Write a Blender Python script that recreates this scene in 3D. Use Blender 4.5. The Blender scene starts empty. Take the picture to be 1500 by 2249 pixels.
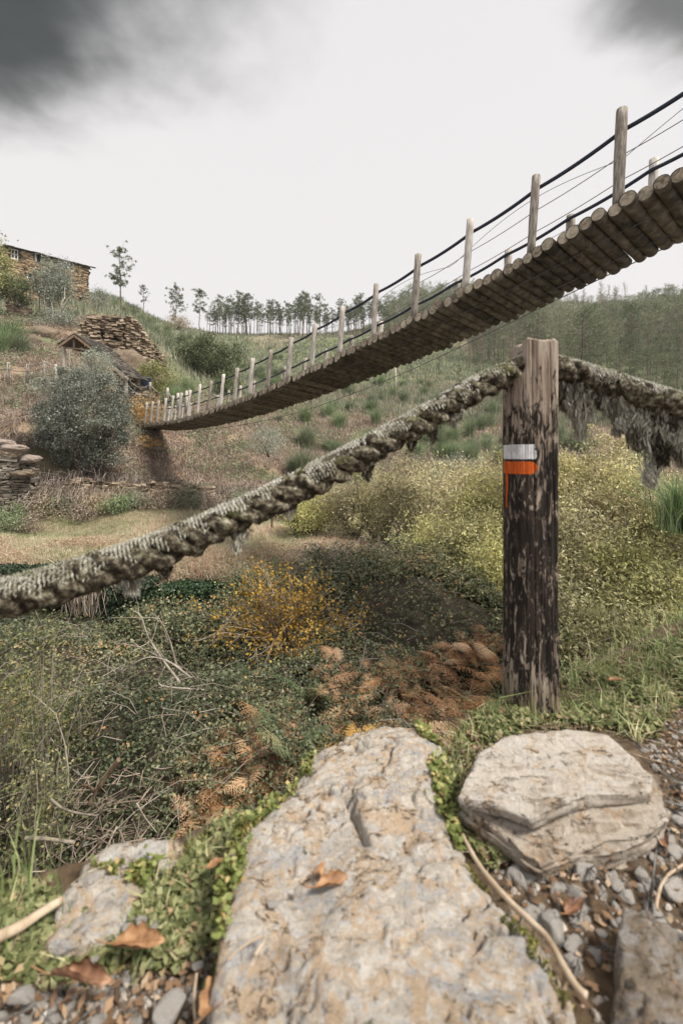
import bpy, math, random
import numpy as np
from mathutils import Vector, Matrix
C = bpy.context; S = C.scene; COL = S.collection
R = math.radians
rng = np.random.default_rng(7); random.seed(7)
F, CX, HY = 950.0, 750.0, 1000.0          # focal length in photo pixels, principal column, horizon row

# ------------------------------------------------------------------ camera, sky, sun
cam = bpy.data.cameras.new('camera'); camo = bpy.data.objects.new('camera', cam); COL.objects.link(camo)
camo.location = (0, 0, 0); camo.rotation_euler = (R(90), 0, 0)
cam.sensor_fit = 'HORIZONTAL'; cam.sensor_width = 36; cam.lens = 36*F/1500
cam.shift_y = -(1124.5-HY)/1500
cam.clip_start = .02; cam.clip_end = 3000
cam.dof.use_dof = True; cam.dof.focus_distance = 6.0; cam.dof.aperture_fstop = 4.6
S.camera = camo

SUN_EL, SUN_AZ = 52, 118      # azimuth measured clockwise from +Y (view direction): behind-right
w = bpy.data.worlds.new('World'); S.world = w; w.use_nodes = True
def build_world():
    nt = w.node_tree; nt.nodes.clear(); N = nt.nodes; L = nt.links
    def n(t, **k):
        x = N.new(t)
        for a, b in k.items(): setattr(x, a, b)
        return x
    def m(op, a, b=None, clamp=False):
        x = n('ShaderNodeMath', operation=op, use_clamp=clamp)
        for i, v in enumerate((a, b)):
            if v is None: continue
            if isinstance(v, (int, float)): x.inputs[i].default_value = v
            else: L.new(v, x.inputs[i])
        return x.outputs[0]
    tc = n('ShaderNodeTexCoord'); sp = n('ShaderNodeSeparateXYZ'); L.new(tc.outputs['Generated'], sp.inputs[0])
    z = m('MAXIMUM', sp.outputs[2], .02)
    px = m('DIVIDE', sp.outputs[0], z); py = m('DIVIDE', sp.outputs[1], z)
    cb = n('ShaderNodeCombineXYZ'); L.new(px, cb.inputs[0]); L.new(py, cb.inputs[1])
    no = n('ShaderNodeTexNoise'); no.inputs['Scale'].default_value = 2.6; no.inputs['Detail'].default_value = 5; no.inputs['Roughness'].default_value = .5
    L.new(cb.outputs[0], no.inputs['Vector'])
    no2 = n('ShaderNodeTexNoise'); no2.inputs['Scale'].default_value = 3.4; no2.inputs['Detail'].default_value = 7
    L.new(cb.outputs[0], no2.inputs['Vector'])
    def blob(cx, cy, r, sx=1.0, wob=.7):
        dx = m('MULTIPLY', m('SUBTRACT', px, cx), sx); dy = m('MULTIPLY', m('SUBTRACT', py, cy), 1.0 if cx < 0 else 1.35)
        d = m('SQRT', m('ADD', m('MULTIPLY', dx, dx), m('MULTIPLY', dy, dy)))
        d = m('DIVIDE', d, r)
        d = m('ADD', d, m('MULTIPLY', m('SUBTRACT', no.outputs[0], .5), wob))
        mr = n('ShaderNodeMapRange', interpolation_type='SMOOTHERSTEP'); L.new(d, mr.inputs[0])
        mr.inputs[1].default_value = .42; mr.inputs[2].default_value = 1.0; mr.inputs[3].default_value = 1; mr.inputs[4].default_value = 0
        return mr.outputs[0]
    dk = m('MAXIMUM', blob(-.95, .66, .84, .76, .7), m('MULTIPLY', blob(.86, .80, .52, 1.0, .9), .85))
    tone = m('ADD', .0, m('MULTIPLY', no2.outputs[0], .085))
    bright = n('ShaderNodeMix', data_type='RGBA'); bright.inputs[6].default_value = (.76, .735, .73, 1); bright.inputs[7].default_value = (.70, .685, .69, 1)
    up = n('ShaderNodeMapRange'); L.new(sp.outputs[2], up.inputs[0]); up.inputs[1].default_value = .0; up.inputs[2].default_value = .75
    L.new(up.outputs[0], bright.inputs[0])
    dc = n('ShaderNodeCombineColor'); L.new(m('MULTIPLY', tone, .82), dc.inputs[0]); L.new(m('MULTIPLY', tone, 1.02), dc.inputs[1]); L.new(m('MULTIPLY', tone, 1.08), dc.inputs[2])
    mx = n('ShaderNodeMix', data_type='RGBA'); L.new(m('MULTIPLY', dk, 1.0), mx.inputs[0]); L.new(bright.outputs[2], mx.inputs[6]); L.new(dc.outputs[0], mx.inputs[7])
    b1 = n('ShaderNodeBackground'); L.new(mx.outputs[2], b1.inputs[0]); b1.inputs[1].default_value = 1.0
    sky = n('ShaderNodeTexSky', sky_type='NISHITA'); sky.sun_disc = False; sky.sun_elevation = R(SUN_EL); sky.sun_rotation = R(SUN_AZ)
    b2 = n('ShaderNodeBackground'); L.new(sky.outputs[0], b2.inputs[0]); b2.inputs[1].default_value = .05
    ms = n('ShaderNodeMixShader'); ms.inputs[0].default_value = .04; L.new(b1.outputs[0], ms.inputs[1]); L.new(b2.outputs[0], ms.inputs[2])
    out = n('ShaderNodeOutputWorld'); L.new(ms.outputs[0], out.inputs[0])
build_world()
sl = bpy.data.lights.new('sun', 'SUN'); sl.energy = 4.3; sl.angle = R(14); sl.color = (1, .935, .84)
so = bpy.data.objects.new('sun', sl); COL.objects.link(so)
sd = Vector((math.sin(R(SUN_AZ))*math.cos(R(SUN_EL)), math.cos(R(SUN_AZ))*math.cos(R(SUN_EL)), math.sin(R(SUN_EL))))
so.rotation_euler = sd.to_track_quat('Z', 'Y').to_euler()
S.view_settings.view_transform = 'Standard'; S.view_settings.look = 'None'; S.view_settings.exposure = .30; S.view_settings.gamma = 1
S.render.engine = 'CYCLES'
S.cycles.max_bounces = 5; S.cycles.diffuse_bounces = 2; S.cycles.glossy_bounces = 2; S.cycles.transmission_bounces = 3; S.cycles.transparent_max_bounces = 4; S.cycles.volume_bounces = 1
S.cycles.use_denoising = True; S.cycles.denoiser = 'OPENIMAGEDENOISE'
S.cycles.caustics_reflective = False; S.cycles.caustics_refractive = False
S.render.use_persistent_data = False

# ------------------------------------------------------------------ helpers
def P(px, py, d): return np.array([(px-CX)/F*d, d, (HY-py)/F*d])
def G(px, py, z=-.77):
    d = z/((HY-py)/F); return np.array([(px-CX)/F*d, d])
def hash3(ix, iy, iz):
    h = (ix*374761393 + iy*668265263 + iz*2147483647*0 + iz*1274126177) & 0xffffffff
    h = ((h ^ (h >> 13))*1274126177) & 0xffffffff
    h = (h ^ (h >> 16)) & 0xffffffff
    return h/4294967295.0
def vnoise(p):
    p = np.asarray(p, float); i = np.floor(p).astype(np.int64); f = p-i; f = f*f*(3-2*f)
    r = 0
    for a in (0, 1):
        for b in (0, 1):
            for c in (0, 1):
                wt = (f[..., 0] if a else 1-f[..., 0])*(f[..., 1] if b else 1-f[..., 1])*(f[..., 2] if c else 1-f[..., 2])
                r = r+wt*hash3(i[..., 0]+a, i[..., 1]+b, i[..., 2]+c)
    return r*2-1
def fbm(p, sc=1.0, oc=4, gain=.5, off=0.0):
    p = np.asarray(p, float)*sc+off; a = 1.0; s = 0; t = 0
    for k in range(oc):
        s = s+a*vnoise(p+k*17.3); t += a; a *= gain; p = p*2.03
    return s/t
def ss(a, b, x):
    t = np.clip((x-a)/(b-a), 0, 1); return t*t*(3-2*t)
def xyz(x, y, z=0):
    x = np.asarray(x, float); return np.stack([x, np.broadcast_to(y, x.shape), np.broadcast_to(z, x.shape)], -1)

class MB:
    def __init__(s): s.V = []; s.F = []; s.A = []; s.C = []; s.n = 0
    def add(s, V, F, a=None, col=None):
        V = np.asarray(V, float).reshape(-1, 3); F = np.asarray(F, np.int64)
        s.V.append(V); s.F.append(F+s.n)
        if a is None: a = rng.random()
        s.A.append(np.broadcast_to(np.asarray(a, float), (len(V),)))
        if col is not None: s.C.append(np.asarray(col, float))
        s.n += len(V); return s
    def build(s, name, mat, parent=None, smooth=False):
        V = np.concatenate(s.V) if s.V else np.zeros((0, 3))
        me = bpy.data.meshes.new(name); me.vertices.add(len(V)); me.vertices.foreach_set('co', V.astype(np.float32).ravel())
        nl = sum(f.size for f in s.F); npol = sum(len(f) for f in s.F)
        me.loops.add(nl); me.polygons.add(npol)
        me.loops.foreach_set('vertex_index', np.concatenate([f.ravel() for f in s.F]).astype(np.int32))
        tot = np.concatenate([np.full(len(f), f.shape[1]) for f in s.F]).astype(np.int32)
        st = np.concatenate([[0], np.cumsum(tot)[:-1]]).astype(np.int32)
        me.polygons.foreach_set('loop_start', st); me.polygons.foreach_set('loop_total', tot)
        me.polygons.foreach_set('use_smooth', np.full(npol, bool(smooth)))
        me.update(calc_edges=True)
        at = me.attributes.new('rnd', 'FLOAT', 'POINT'); at.data.foreach_set('value', np.concatenate(s.A).astype(np.float32))
        if s.C:
            c = np.concatenate(s.C); c4 = np.ones((len(c), 4)); c4[:, :3] = c
            ca = me.color_attributes.new('tint', 'FLOAT_COLOR', 'POINT'); ca.data.foreach_set('color', c4.astype(np.float32).ravel())
        me.materials.append(mat)
        o = bpy.data.objects.new(name, me); COL.objects.link(o)
        if parent is not None: o.parent = parent
        return o
def tag(o, label=None, cat=None, group=None, kind=None):
    if label: o['label'] = label
    if cat: o['category'] = cat
    if group: o['group'] = group
    if kind: o['kind'] = kind
    return o
def empty(name, loc=(0, 0, 0), rz=0):
    o = bpy.data.objects.new(name, None); COL.objects.link(o); o.location = tuple(loc); o.rotation_euler = (0, 0, rz); o.empty_display_size = .1; return o
def copy_tree(o, parent=None):
    c = o.copy(); COL.objects.link(c)
    if parent is not None: c.parent = parent
    for ch in list(o.children): copy_tree(ch, c)
    return c

def tube(mb, pts, r, ns=8, cap=True, a=None, twist=None, nz=0, nsc=20):
    pts = np.asarray(pts, float); n = len(pts); r = np.broadcast_to(np.asarray(r, float), (n,))
    T = np.gradient(pts, axis=0); T /= np.linalg.norm(T, axis=1, keepdims=True)+1e-9
    ref = np.array([0, 0, 1.]) if abs(T[0][2]) < .8 else np.array([0, 1., 0])
    U = np.cross(ref, T); U /= np.linalg.norm(U, axis=1, keepdims=True)+1e-9
    W = np.cross(T, U)
    th = np.arange(ns)/ns*2*math.pi
    rr = r[:, None]*np.ones(ns)
    if twist is not None: rr = rr*twist(np.arange(n)[:, None], th[None])
    V = pts[:, None]+rr[..., None]*(np.cos(th)[None, :, None]*U[:, None]+np.sin(th)[None, :, None]*W[:, None])
    if nz:
        d = fbm(V, nsc, 3)[..., None]*nz; V = V+d*(V-pts[:, None])/(np.linalg.norm(V-pts[:, None], axis=-1, keepdims=True)+1e-9)
    i = np.arange(n-1)[:, None]*ns; j = np.arange(ns)[None]; k = (j+1) % ns
    Q = np.stack([i+j, i+k, i+ns+k, i+ns+j], -1).reshape(-1, 4)
    if a is None: a = rng.random()
    mb.add(V.reshape(-1, 3), Q, a)
    if cap:
        mb.F.append(np.array([list(range(mb.n-n*ns, mb.n-n*ns+ns))[::-1]])); mb.F.append(np.array([list(range(mb.n-ns, mb.n))]))
    return mb
def sticks(mb, A, B, ra, rb, ns=3, a=None):
    A = np.asarray(A, float); B = np.asarray(B, float); n = len(A)
    T = B-A; T /= np.linalg.norm(T, axis=1, keepdims=True)+1e-9
    ref = np.where(np.abs(T[:, 2:3]) < .9, np.array([[0, 0, 1.]]), np.array([[1., 0, 0]]))
    U = np.cross(ref, T); U /= np.linalg.norm(U, axis=1, keepdims=True)+1e-9; W = np.cross(T, U)
    th = np.arange(ns)/ns*2*math.pi
    ring = np.cos(th)[None, :, None]*U[:, None]+np.sin(th)[None, :, None]*W[:, None]
    ra = np.broadcast_to(ra, (n,)).astype(float); rb = np.broadcast_to(rb, (n,)).astype(float)
    V = np.concatenate([A[:, None]+ring*ra[:, None, None], B[:, None]+ring*rb[:, None, None]], 1)
    j = np.arange(ns); k = (j+1) % ns
    f = np.stack([j, k, k+ns, j+ns], -1)
    Fq = (np.arange(n)[:, None, None]*2*ns+f[None]).reshape(-1, 4)
    if a is None: a = rng.random(n)
    mb.add(V, Fq, np.repeat(np.broadcast_to(a, (n,)), 2*ns)); return mb
def unit(v): return v/(np.linalg.norm(v, axis=-1, keepdims=True)+1e-9)
def rdir(n): return unit(rng.normal(size=(n, 3)))
def leaves(mb, Cn, L, W, up=.0, D=None, a=None, fold=.0):
    """rhombic leaf faces: centres, length, width; D = preferred long axis; up = how far normals turn skyward"""
    Cn = np.asarray(Cn, float); n = len(Cn); L = np.broadcast_to(L, (n,)).astype(float); W = np.broadcast_to(W, (n,)).astype(float)
    N = unit(rdir(n)+np.array([0, 0, up])); D0 = rdir(n) if D is None else unit(D+rdir(n)*.35)
    B = unit(np.cross(N, D0)); T = unit(np.cross(B, N)) if D is None else D0
    if D is not None: B = unit(np.cross(N, T))
    l = L[:, None]/2; ww = W[:, None]/2
    V = np.stack([Cn-T*l, Cn+B*ww-T*l*.15, Cn+T*l, Cn-B*ww-T*l*.15], 1)
    Fq = np.arange(n*4).reshape(n, 4)
    if a is None: a = rng.random(n)
    mb.add(V, Fq, np.repeat(np.broadcast_to(a, (n,)), 4)); return mb
def blades(mb, B, h, wd, lean=.4, D=None, a=None, seg=2, droop=.5):
    """grass blades as bending tapering strips"""
    B = np.asarray(B, float); n = len(B); h = np.broadcast_to(h, (n,)).astype(float); wd = np.broadcast_to(wd, (n,)).astype(float)
    ld = rng.normal(size=(n, 3)); ld[:, 2] = 0; ld = unit(ld)*rng.random((n, 1))*lean*1.6
    if D is not None: ld = ld+D
    side = unit(np.cross(ld+1e-3, np.array([0, 0, 1.]))+rng.normal(size=(n, 3))*.3)
    rows = []
    for s in range(seg+1):
        t = s/seg
        c = B+h[:, None]*(np.array([0, 0, 1.])*(t-droop*t*t*np.linalg.norm(ld, axis=1, keepdims=True))+ld*t*t)
        ww = wd[:, None]*(1-t)**.7/2+wd[:, None]*.04
        rows += [c-side*ww, c+side*ww]
    V = np.stack(rows, 1); m = 2*(seg+1)
    f = np.array([[2*s, 2*s+1, 2*s+3, 2*s+2] for s in range(seg)])
    Fq = (np.arange(n)[:, None, None]*m+f[None]).reshape(-1, 4)
    if a is None: a = rng.random(n)
    mb.add(V, Fq, np.repeat(np.broadcast_to(a, (n,)), m)); return mb
def inpoly(X, Y, poly):
    r = np.zeros(X.shape, bool); n = len(poly)
    for i in range(n):
        x1, y1 = poly[i]; x2, y2 = poly[(i+1) % n]
        c = ((y1 > Y) != (y2 > Y)) & (X < (x2-x1)*(Y-y1)/((y2-y1)+1e-12)+x1); r ^= c
    return r
def dpoly(X, Y, poly, closed=True):
    d = np.full(X.shape, 1e9); n = len(poly)
    for i in range(n if closed else n-1):
        a = np.array(poly[i]); b = np.array(poly[(i+1) % n]); ab = b-a
        t = np.clip(((X-a[0])*ab[0]+(Y-a[1])*ab[1])/(ab@ab+1e-12), 0, 1)
        d = np.minimum(d, np.hypot(X-a[0]-t*ab[0], Y-a[1]-t*ab[1]))
    return d
def sdf(X, Y, poly):     # negative inside
    d = dpoly(X, Y, poly); return np.where(inpoly(X, Y, poly), -d, d)
def scatter(poly, n):
    p = np.array(poly); lo = p.min(0); hi = p.max(0); out = []
    k = 0
    while k < n:
        q = lo+rng.random((n*2, 2))*(hi-lo); q = q[inpoly(q[:, 0], q[:, 1], poly)]; out.append(q); k += len(q)
        if not len(q) and len(out) > 20: break
    return np.concatenate(out)[:n]
def grid_faces(nx, ny):
    i = np.arange(nx-1)[:, None]; j = np.arange(ny-1)[None]; b = i*ny+j
    return np.stack([b, b+ny, b+ny+1, b+1], -1).reshape(-1, 4)
BOXF = np.array([[0, 3, 2, 1], [4, 5, 6, 7], [0, 1, 5, 4], [1, 2, 6, 5], [2, 3, 7, 6], [3, 0, 4, 7]])
def boxes(mb, Cn, X, Y, Z, jit=.0, a=None):
    """oriented boxes: centres and half-axis vectors (n,3)"""
    Cn = np.asarray(Cn, float); n = len(Cn)
    sg = np.array([[-1, -1, -1], [1, -1, -1], [1, 1, -1], [-1, 1, -1], [-1, -1, 1], [1, -1, 1], [1, 1, 1], [-1, 1, 1]])
    V = Cn[:, None]+sg[None, :, 0:1]*X[:, None]+sg[None, :, 1:2]*Y[:, None]+sg[None, :, 2:3]*Z[:, None]
    if jit: V = V+rng.normal(size=V.shape)*jit
    if a is None: a = rng.random(n)
    mb.add(V, (np.arange(n)[:, None, None]*8+BOXF[None]).reshape(-1, 4), np.repeat(np.broadcast_to(a, (n,)), 8)); return mb
def box(mb, c, sx, sy, sz, rz=0, a=None, axes=None):
    c = np.array([c], float)
    ca, sa = math.cos(rz), math.sin(rz)
    X = np.array([[ca*sx/2, sa*sx/2, 0]]); Y = np.array([[-sa*sy/2, ca*sy/2, 0]]); Z = np.array([[0, 0, sz/2]])
    return boxes(mb, c, X, Y, Z, 0, a)
def beam(mb, p, q, wd, hg, a=None):
    p = np.array(p, float); q = np.array(q, float); t = unit(q-p)
    s = np.cross(t, [0, 0, 1.]); s = s/np.linalg.norm(s) if np.linalg.norm(s) > .05 else np.array([1., 0, 0]); u = np.cross(s, t)
    return boxes(mb, [(p+q)/2], np.array([(q-p)/2]), np.array([s*wd/2]), np.array([u*hg/2]), 0, a)

# ------------------------------------------------------------------ materials
def new_mat(name):
    m = bpy.data.materials.new(name); m.use_nodes = True; nt = m.node_tree; nt.nodes.clear()
    out = nt.nodes.new('ShaderNodeOutputMaterial'); b = nt.nodes.new('ShaderNodeBsdfPrincipled'); nt.links.new(b.outputs[0], out.inputs[0])
    b.inputs['Specular IOR Level'].default_value = .25
    return m, nt, b, out
def ramp(nt, fac, stops, interp='LINEAR'):
    r = nt.nodes.new('ShaderNodeValToRGB'); r.color_ramp.interpolation = interp; e = r.color_ramp.elements
    while len(e) < len(stops): e.new(.5)
    for i, (p, c) in enumerate(stops): e[i].position = p; e[i].color = (*c, 1) if len(c) == 3 else c
    nt.links.new(fac, r.inputs[0]); return r.outputs[0]
def noise(nt, sc, det=4, rough=.55, vec=None, dist=0):
    n = nt.nodes.new('ShaderNodeTexNoise'); n.inputs['Scale'].default_value = sc; n.inputs['Detail'].default_value = det; n.inputs['Roughness'].default_value = rough; n.inputs['Distortion'].default_value = dist
    if vec is not None: nt.links.new(vec, n.inputs['Vector'])
    return n.outputs[0]
def coords(nt, scale=(1, 1, 1), rot=(0, 0, 0)):
    t = nt.nodes.new('ShaderNodeTexCoord'); mp = nt.nodes.new('ShaderNodeMapping'); mp.inputs['Scale'].default_value = scale; mp.inputs['Rotation'].default_value = rot
    nt.links.new(t.outputs['Object'], mp.inputs[0]); return mp.outputs[0]
def mixc(nt, f, a, b, blend='MIX'):
    m = nt.nodes.new('ShaderNodeMix'); m.data_type = 'RGBA'; m.blend_type = blend
    for i, v in ((0, f), (6, a), (7, b)):
        if isinstance(v, (int, float)): m.inputs[i].default_value = v
        elif isinstance(v, tuple): m.inputs[i].default_value = (*v, 1)
        else: nt.links.new(v, m.inputs[i])
    return m.outputs[2]
def mapr(nt, f, a, b, c=0, d=1):
    m = nt.nodes.new('ShaderNodeMapRange'); nt.links.new(f, m.inputs[0])
    for i, v in enumerate((a, b, c, d)): m.inputs[i+1].default_value = v
    return m.outputs[0]
def mathn(nt, op, a, b):
    m = nt.nodes.new('ShaderNodeMath'); m.operation = op
    for i, v in enumerate((a, b)):
        if isinstance(v, (int, float)): m.inputs[i].default_value = v
        else: nt.links.new(v, m.inputs[i])
    return m.outputs[0]
def attr(nt, name):
    a = nt.nodes.new('ShaderNodeAttribute'); a.attribute_name = name; return a
def bump(nt, b, h, st=.5, dist=.01):
    n = nt.nodes.new('ShaderNodeBump'); n.inputs['Strength'].default_value = st; n.inputs['Distance'].default_value = dist
    nt.links.new(h, n.inputs['Height']); nt.links.new(n.outputs[0], b.inputs['Normal'])
def leafmat(name, stops, tr=.3, rough=.6, nsc=1.5, namt=.25, gain=1.55, vary=1.0):
    """stops: (position, colour) over the per-leaf random value"""
    m, nt, b, out = new_mat(name)
    def lift(c):
        g = sum(c)/3; return tuple(min(.8, (x*.86+g*.14)*gain) for x in c)
    stops = [(p, lift(c)) for p, c in stops]
    v = attr(nt, 'rnd').outputs['Fac']
    ns = noise(nt, nsc, 2, .5, coords(nt))
    f = mathn(nt, 'ADD', v, mathn(nt, 'MULTIPLY', mathn(nt, 'SUBTRACT', ns, .5), namt*2))
    c = ramp(nt, f, stops)
    oi = nt.nodes.new('ShaderNodeObjectInfo')
    hs = nt.nodes.new('ShaderNodeHueSaturation'); nt.links.new(c, hs.inputs['Color']); nt.links.new(mapr(nt, oi.outputs['Random'], 0, 1, 1-.26*vary, 1+.26*vary), hs.inputs['Value']); rh = mathn(nt, 'FRACT', mathn(nt, 'MULTIPLY', oi.outputs['Random'], 17.3), 0); nt.links.new(mapr(nt, rh, 0, 1, .5-.012*vary, .5+.010*vary), hs.inputs['Hue']); nt.links.new(mapr(nt, rh, 0, 1, 1-.2*vary, 1+.15*vary), hs.inputs['Saturation'])
    c = hs.outputs[0]
    nt.links.new(c, b.inputs['Base Color']); b.inputs['Roughness'].default_value = rough
    if tr:
        t = nt.nodes.new('ShaderNodeBsdfTranslucent'); nt.links.new(c, t.inputs[0])
        ms = nt.nodes.new('ShaderNodeMixShader'); ms.inputs[0].default_value = tr
        nt.links.new(b.outputs[0], ms.inputs[1]); nt.links.new(t.outputs[0], ms.inputs[2]); nt.links.new(ms.outputs[0], out.inputs[0])
    return m
def woodmat(name, stops, sc=(8, 8, 1), bumpst=.5, rough=.8, bd=.004):
    m, nt, b, out = new_mat(name)
    v = coords(nt, sc); n1 = noise(nt, 6, 5, .6, v, .4); oi = nt.nodes.new('ShaderNodeObjectInfo')
    f = mathn(nt, 'ADD', n1, mathn(nt, 'MULTIPLY', mathn(nt, 'SUBTRACT', attr(nt, 'rnd').outputs['Fac'], .5), .22))
    f = mathn(nt, 'ADD', f, mathn(nt, 'MULTIPLY', mathn(nt, 'SUBTRACT', oi.outputs['Random'], .5), .12))
    nt.links.new(ramp(nt, f, stops), b.inputs['Base Color']); b.inputs['Roughness'].default_value = rough
    bump(nt, b, n1, bumpst, bd); return m
def plain(name, col, rough=.6, var=.15, sc=8):
    m, nt, b, out = new_mat(name); n1 = noise(nt, sc, 4, .6, coords(nt))
    c2 = tuple(x*(1-var) for x in col); c3 = tuple(min(1, x*(1+var)) for x in col)
    nt.links.new(ramp(nt, n1, [(.3, c2), (.7, c3)]), b.inputs['Base Color']); b.inputs['Roughness'].default_value = rough; return m

# ------------------------------------------------------------------ terrain
CT = {  # photo column: (distance, photo row) profiles, turned into true heights below
 -500: [(2, 2900), (4, 1800), (9, 1340), (12, 1180), (15, 1090), (18, 930), (22, 840), (28, 740), (36, 690), (50, 640), (80, 610), (120, 600), (200, 640)],
 0: [(2, 2750), (3.5, 1960), (5, 1650), (7, 1430), (9, 1345), (9.6, 1262), (12, 1195), (15, 1150), (16, 1105), (17, 955), (19, 905), (21, 872), (24, 822), (28, 760), (33, 712), (40, 685), (45, 660), (60, 640), (80, 640), (120, 660), (200, 700)],
 150: [(2, 2750), (3.5, 1930), (5, 1650), (7, 1430), (9, 1350), (9.6, 1262), (12, 1195), (16, 1125), (17.5, 1025), (19, 940), (22, 868), (26, 822), (31.5, 772), (36, 715), (39, 703), (45, 672), (50, 662), (65, 645), (90, 650), (200, 700)],
 240: [(5, 1650), (9, 1350), (9.6, 1262), (12, 1195), (16, 1125), (18, 1050), (20, 955), (23, 885), (27, 850), (32.5, 818), (36, 718), (40, 706), (50, 692), (70, 662), (90, 655), (130, 680), (200, 720)],
 320: [(3.5, 1930), (5, 1650), (7, 1440), (9, 1350), (9.6, 1262), (12, 1195), (16, 1120), (18.5, 1060), (21, 985), (24, 930), (28, 880), (34.5, 845), (40, 775), (46, 738), (60, 722), (90, 692), (130, 698), (200, 730)],
 450: [(2, 2750), (3.5, 1900), (5, 1640), (7, 1440), (9, 1350), (9.6, 1262), (12, 1195), (16, 1125), (20, 1065), (24, 990), (30, 905), (36, 872), (50, 845), (75, 795), (105, 742), (120, 730), (150, 745), (220, 780)],
 600: [(3.5, 1880), (5, 1620), (7, 1440), (9, 1290), (12, 1200), (16, 1140), (20, 1085), (25, 1010), (30, 945), (40, 880), (55, 850), (80, 800), (120, 737), (150, 745), (220, 780)],
 750: [(2, 2700), (3.5, 1850), (5, 1600), (7, 1420), (10, 1240), (16, 1150), (22, 1090), (30, 985), (40, 905), (55, 862), (80, 805), (120, 732), (150, 738), (220, 760)],
 900: [(3.5, 1850), (5, 1600), (8, 1340), (12, 1215), (20, 1100), (28, 1010), (40, 915), (55, 868), (80, 802), (120, 722), (160, 684), (200, 690)],
 1050: [(2, 2700), (5, 1620), (8, 1350), (12, 1225), (20, 1115), (30, 1005), (45, 905), (60, 852), (90, 785), (130, 705), (160, 670), (220, 690)],
 1250: [(5, 1640), (8, 1370), (12, 1240), (20, 1120), (30, 1010), (45, 912), (60, 850), (90, 776), (130, 700), (160, 664), (220, 680)],
 1500: [(2, 2750), (5, 1660), (8, 1380), (12, 1250), (20, 1130), (30, 1010), (45, 905), (60, 840), (90, 765), (130, 695), (160, 666), (220, 680)],
 2200: [(3, 2200), (8, 1380), (20, 1120), (30, 980), (50, 850), (90, 720), (160, 640), (220, 660)],
 3200: [(3, 2200), (20, 1120), (50, 850), (160, 650)]}
cu, cs, cv = [], [], []
for c, rows in CT.items():
    for d, y in rows: cu.append((c-CX)/F); cs.append(math.log(d)); cv.append((HY-y)/F)
cu, cs, cv = map(np.array, (cu, cs, cv))
def _k(a, b): return np.sqrt((a[0][:, None]-b[0][None])**2*1.6+(a[1][:, None]-b[1][None])**2+.03**2)
wrbf = np.linalg.solve(_k((cu, cs), (cu, cs))+np.eye(len(cu))*.004, cv)
NU, NS = 300, 300
gu = np.linspace(-2.2, 2.4, NU); gs = np.linspace(math.log(1.7), math.log(230), NS)
GU, GS = np.meshgrid(gu, gs, indexing='ij')
GV = (_k((GU.ravel(), GS.ravel()), (cu, cs))@wrbf).reshape(GU.shape)
GD = np.exp(GS); GX = GU*GD; GZ = GV*GD
pp = np.stack([GX, GD, GX*0], -1)
GZ += fbm(pp, .9, 4)*.10*ss(2, 5, GD)*(1+ss(16, 19, GD)*1.6)+fbm(pp, .13, 4, .5, 9)*.8*ss(26, 60, GD)
GZ += fbm(pp, 2.4, 3, .5, 3)*.12*ss(16.5, 18, GD)*(1-ss(40, 60, GD))
def hz(x, y):
    """terrain height under (x, y)"""
    x = np.asarray(x, float); y = np.maximum(np.asarray(y, float), 1.71)
    a = np.clip((x/y-gu[0])/(gu[1]-gu[0]), 0, NU-1.001); b = np.clip((np.log(y)-gs[0])/(gs[1]-gs[0]), 0, NS-1.001)
    i = a.astype(int); j = b.astype(int); a = a-i; b = b-j
    return (GZ[i, j]*(1-a)*(1-b)+GZ[i+1, j]*a*(1-b)+GZ[i, j+1]*(1-a)*b+GZ[i+1, j+1]*a*b)
def T(px, d, dz=0):
    x = (px-CX)/F*d; return np.array([x, d, float(hz(x, d))+dz])
def terrain():
    V = np.stack([GX, GD, GZ], -1).reshape(-1, 3); p = V.copy(); p[:, 2] = 0
    D = V[:, 1]; U = V[:, 0]/D
    n1 = fbm(p, .5, 5)*.5+.5; n2 = fbm(p, .06, 4, .5, 40)*.5+.5; n3 = fbm(p, 1.7, 4, .5, 80)*.5+.5
    def mix(a, b, t): return a*(1-t[:, None])+np.array(b)*t[:, None]
    c = np.ones((len(V), 3))*np.array([.07, .06, .042])
    mead = mix(np.ones((len(V), 3))*np.array([.27, .23, .15]), [.20, .21, .11], ss(.46, .66, n1))
    mead = mix(mead, [.30, .24, .16], ss(.55, .72, n3)*.7)
    t = ss(9.2, 10.2, D)*(1-ss(.02, .25, U)); c = c*(1-t[:, None])+mead*t[:, None]
    dry = mix(np.ones((len(V), 3))*np.array([.32, .24, .17]), [.16, .15, .09], ss(.5, .7, n1))
    t = ss(16, 18, D)[:, None]; c = c*(1-t)+dry*t
    mid = mix(np.ones((len(V), 3))*np.array([.17, .19, .11]), [.36, .27, .20], ss(.5, .62, n1))
    t = ss(26, 32, D)[:, None]; c = c*(1-t)+mid*t
    far = mix(np.ones((len(V), 3))*np.array([.15, .18, .095]), [.26, .23, .16], ss(.52, .66, n2))
    t = ss(45, 65, D)[:, None]; c = c*(1-t)+far*t
    m, nt, b, out = new_mat('hillside soil and turf')
    n = noise(nt, 9, 6, .65, coords(nt)); ca = attr(nt, 'tint').outputs['Color']
    nt.links.new(mixc(nt, 1.0, ca, ramp(nt, n, [(.3, (.6, .6, .6)), (.7, (1.35, 1.3, 1.25))]), 'MULTIPLY'), b.inputs['Base Color']); b.inputs['Roughness'].default_value = .95
    bump(nt, b, n, .8, .08)
    o = MB().add(V, grid_faces(NU, NS), .5, c).build('hillside', m, smooth=True); tag(o, 'steep valley hillside with dry terraces and green slopes', 'hillside', kind='structure')
terrain()

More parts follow.
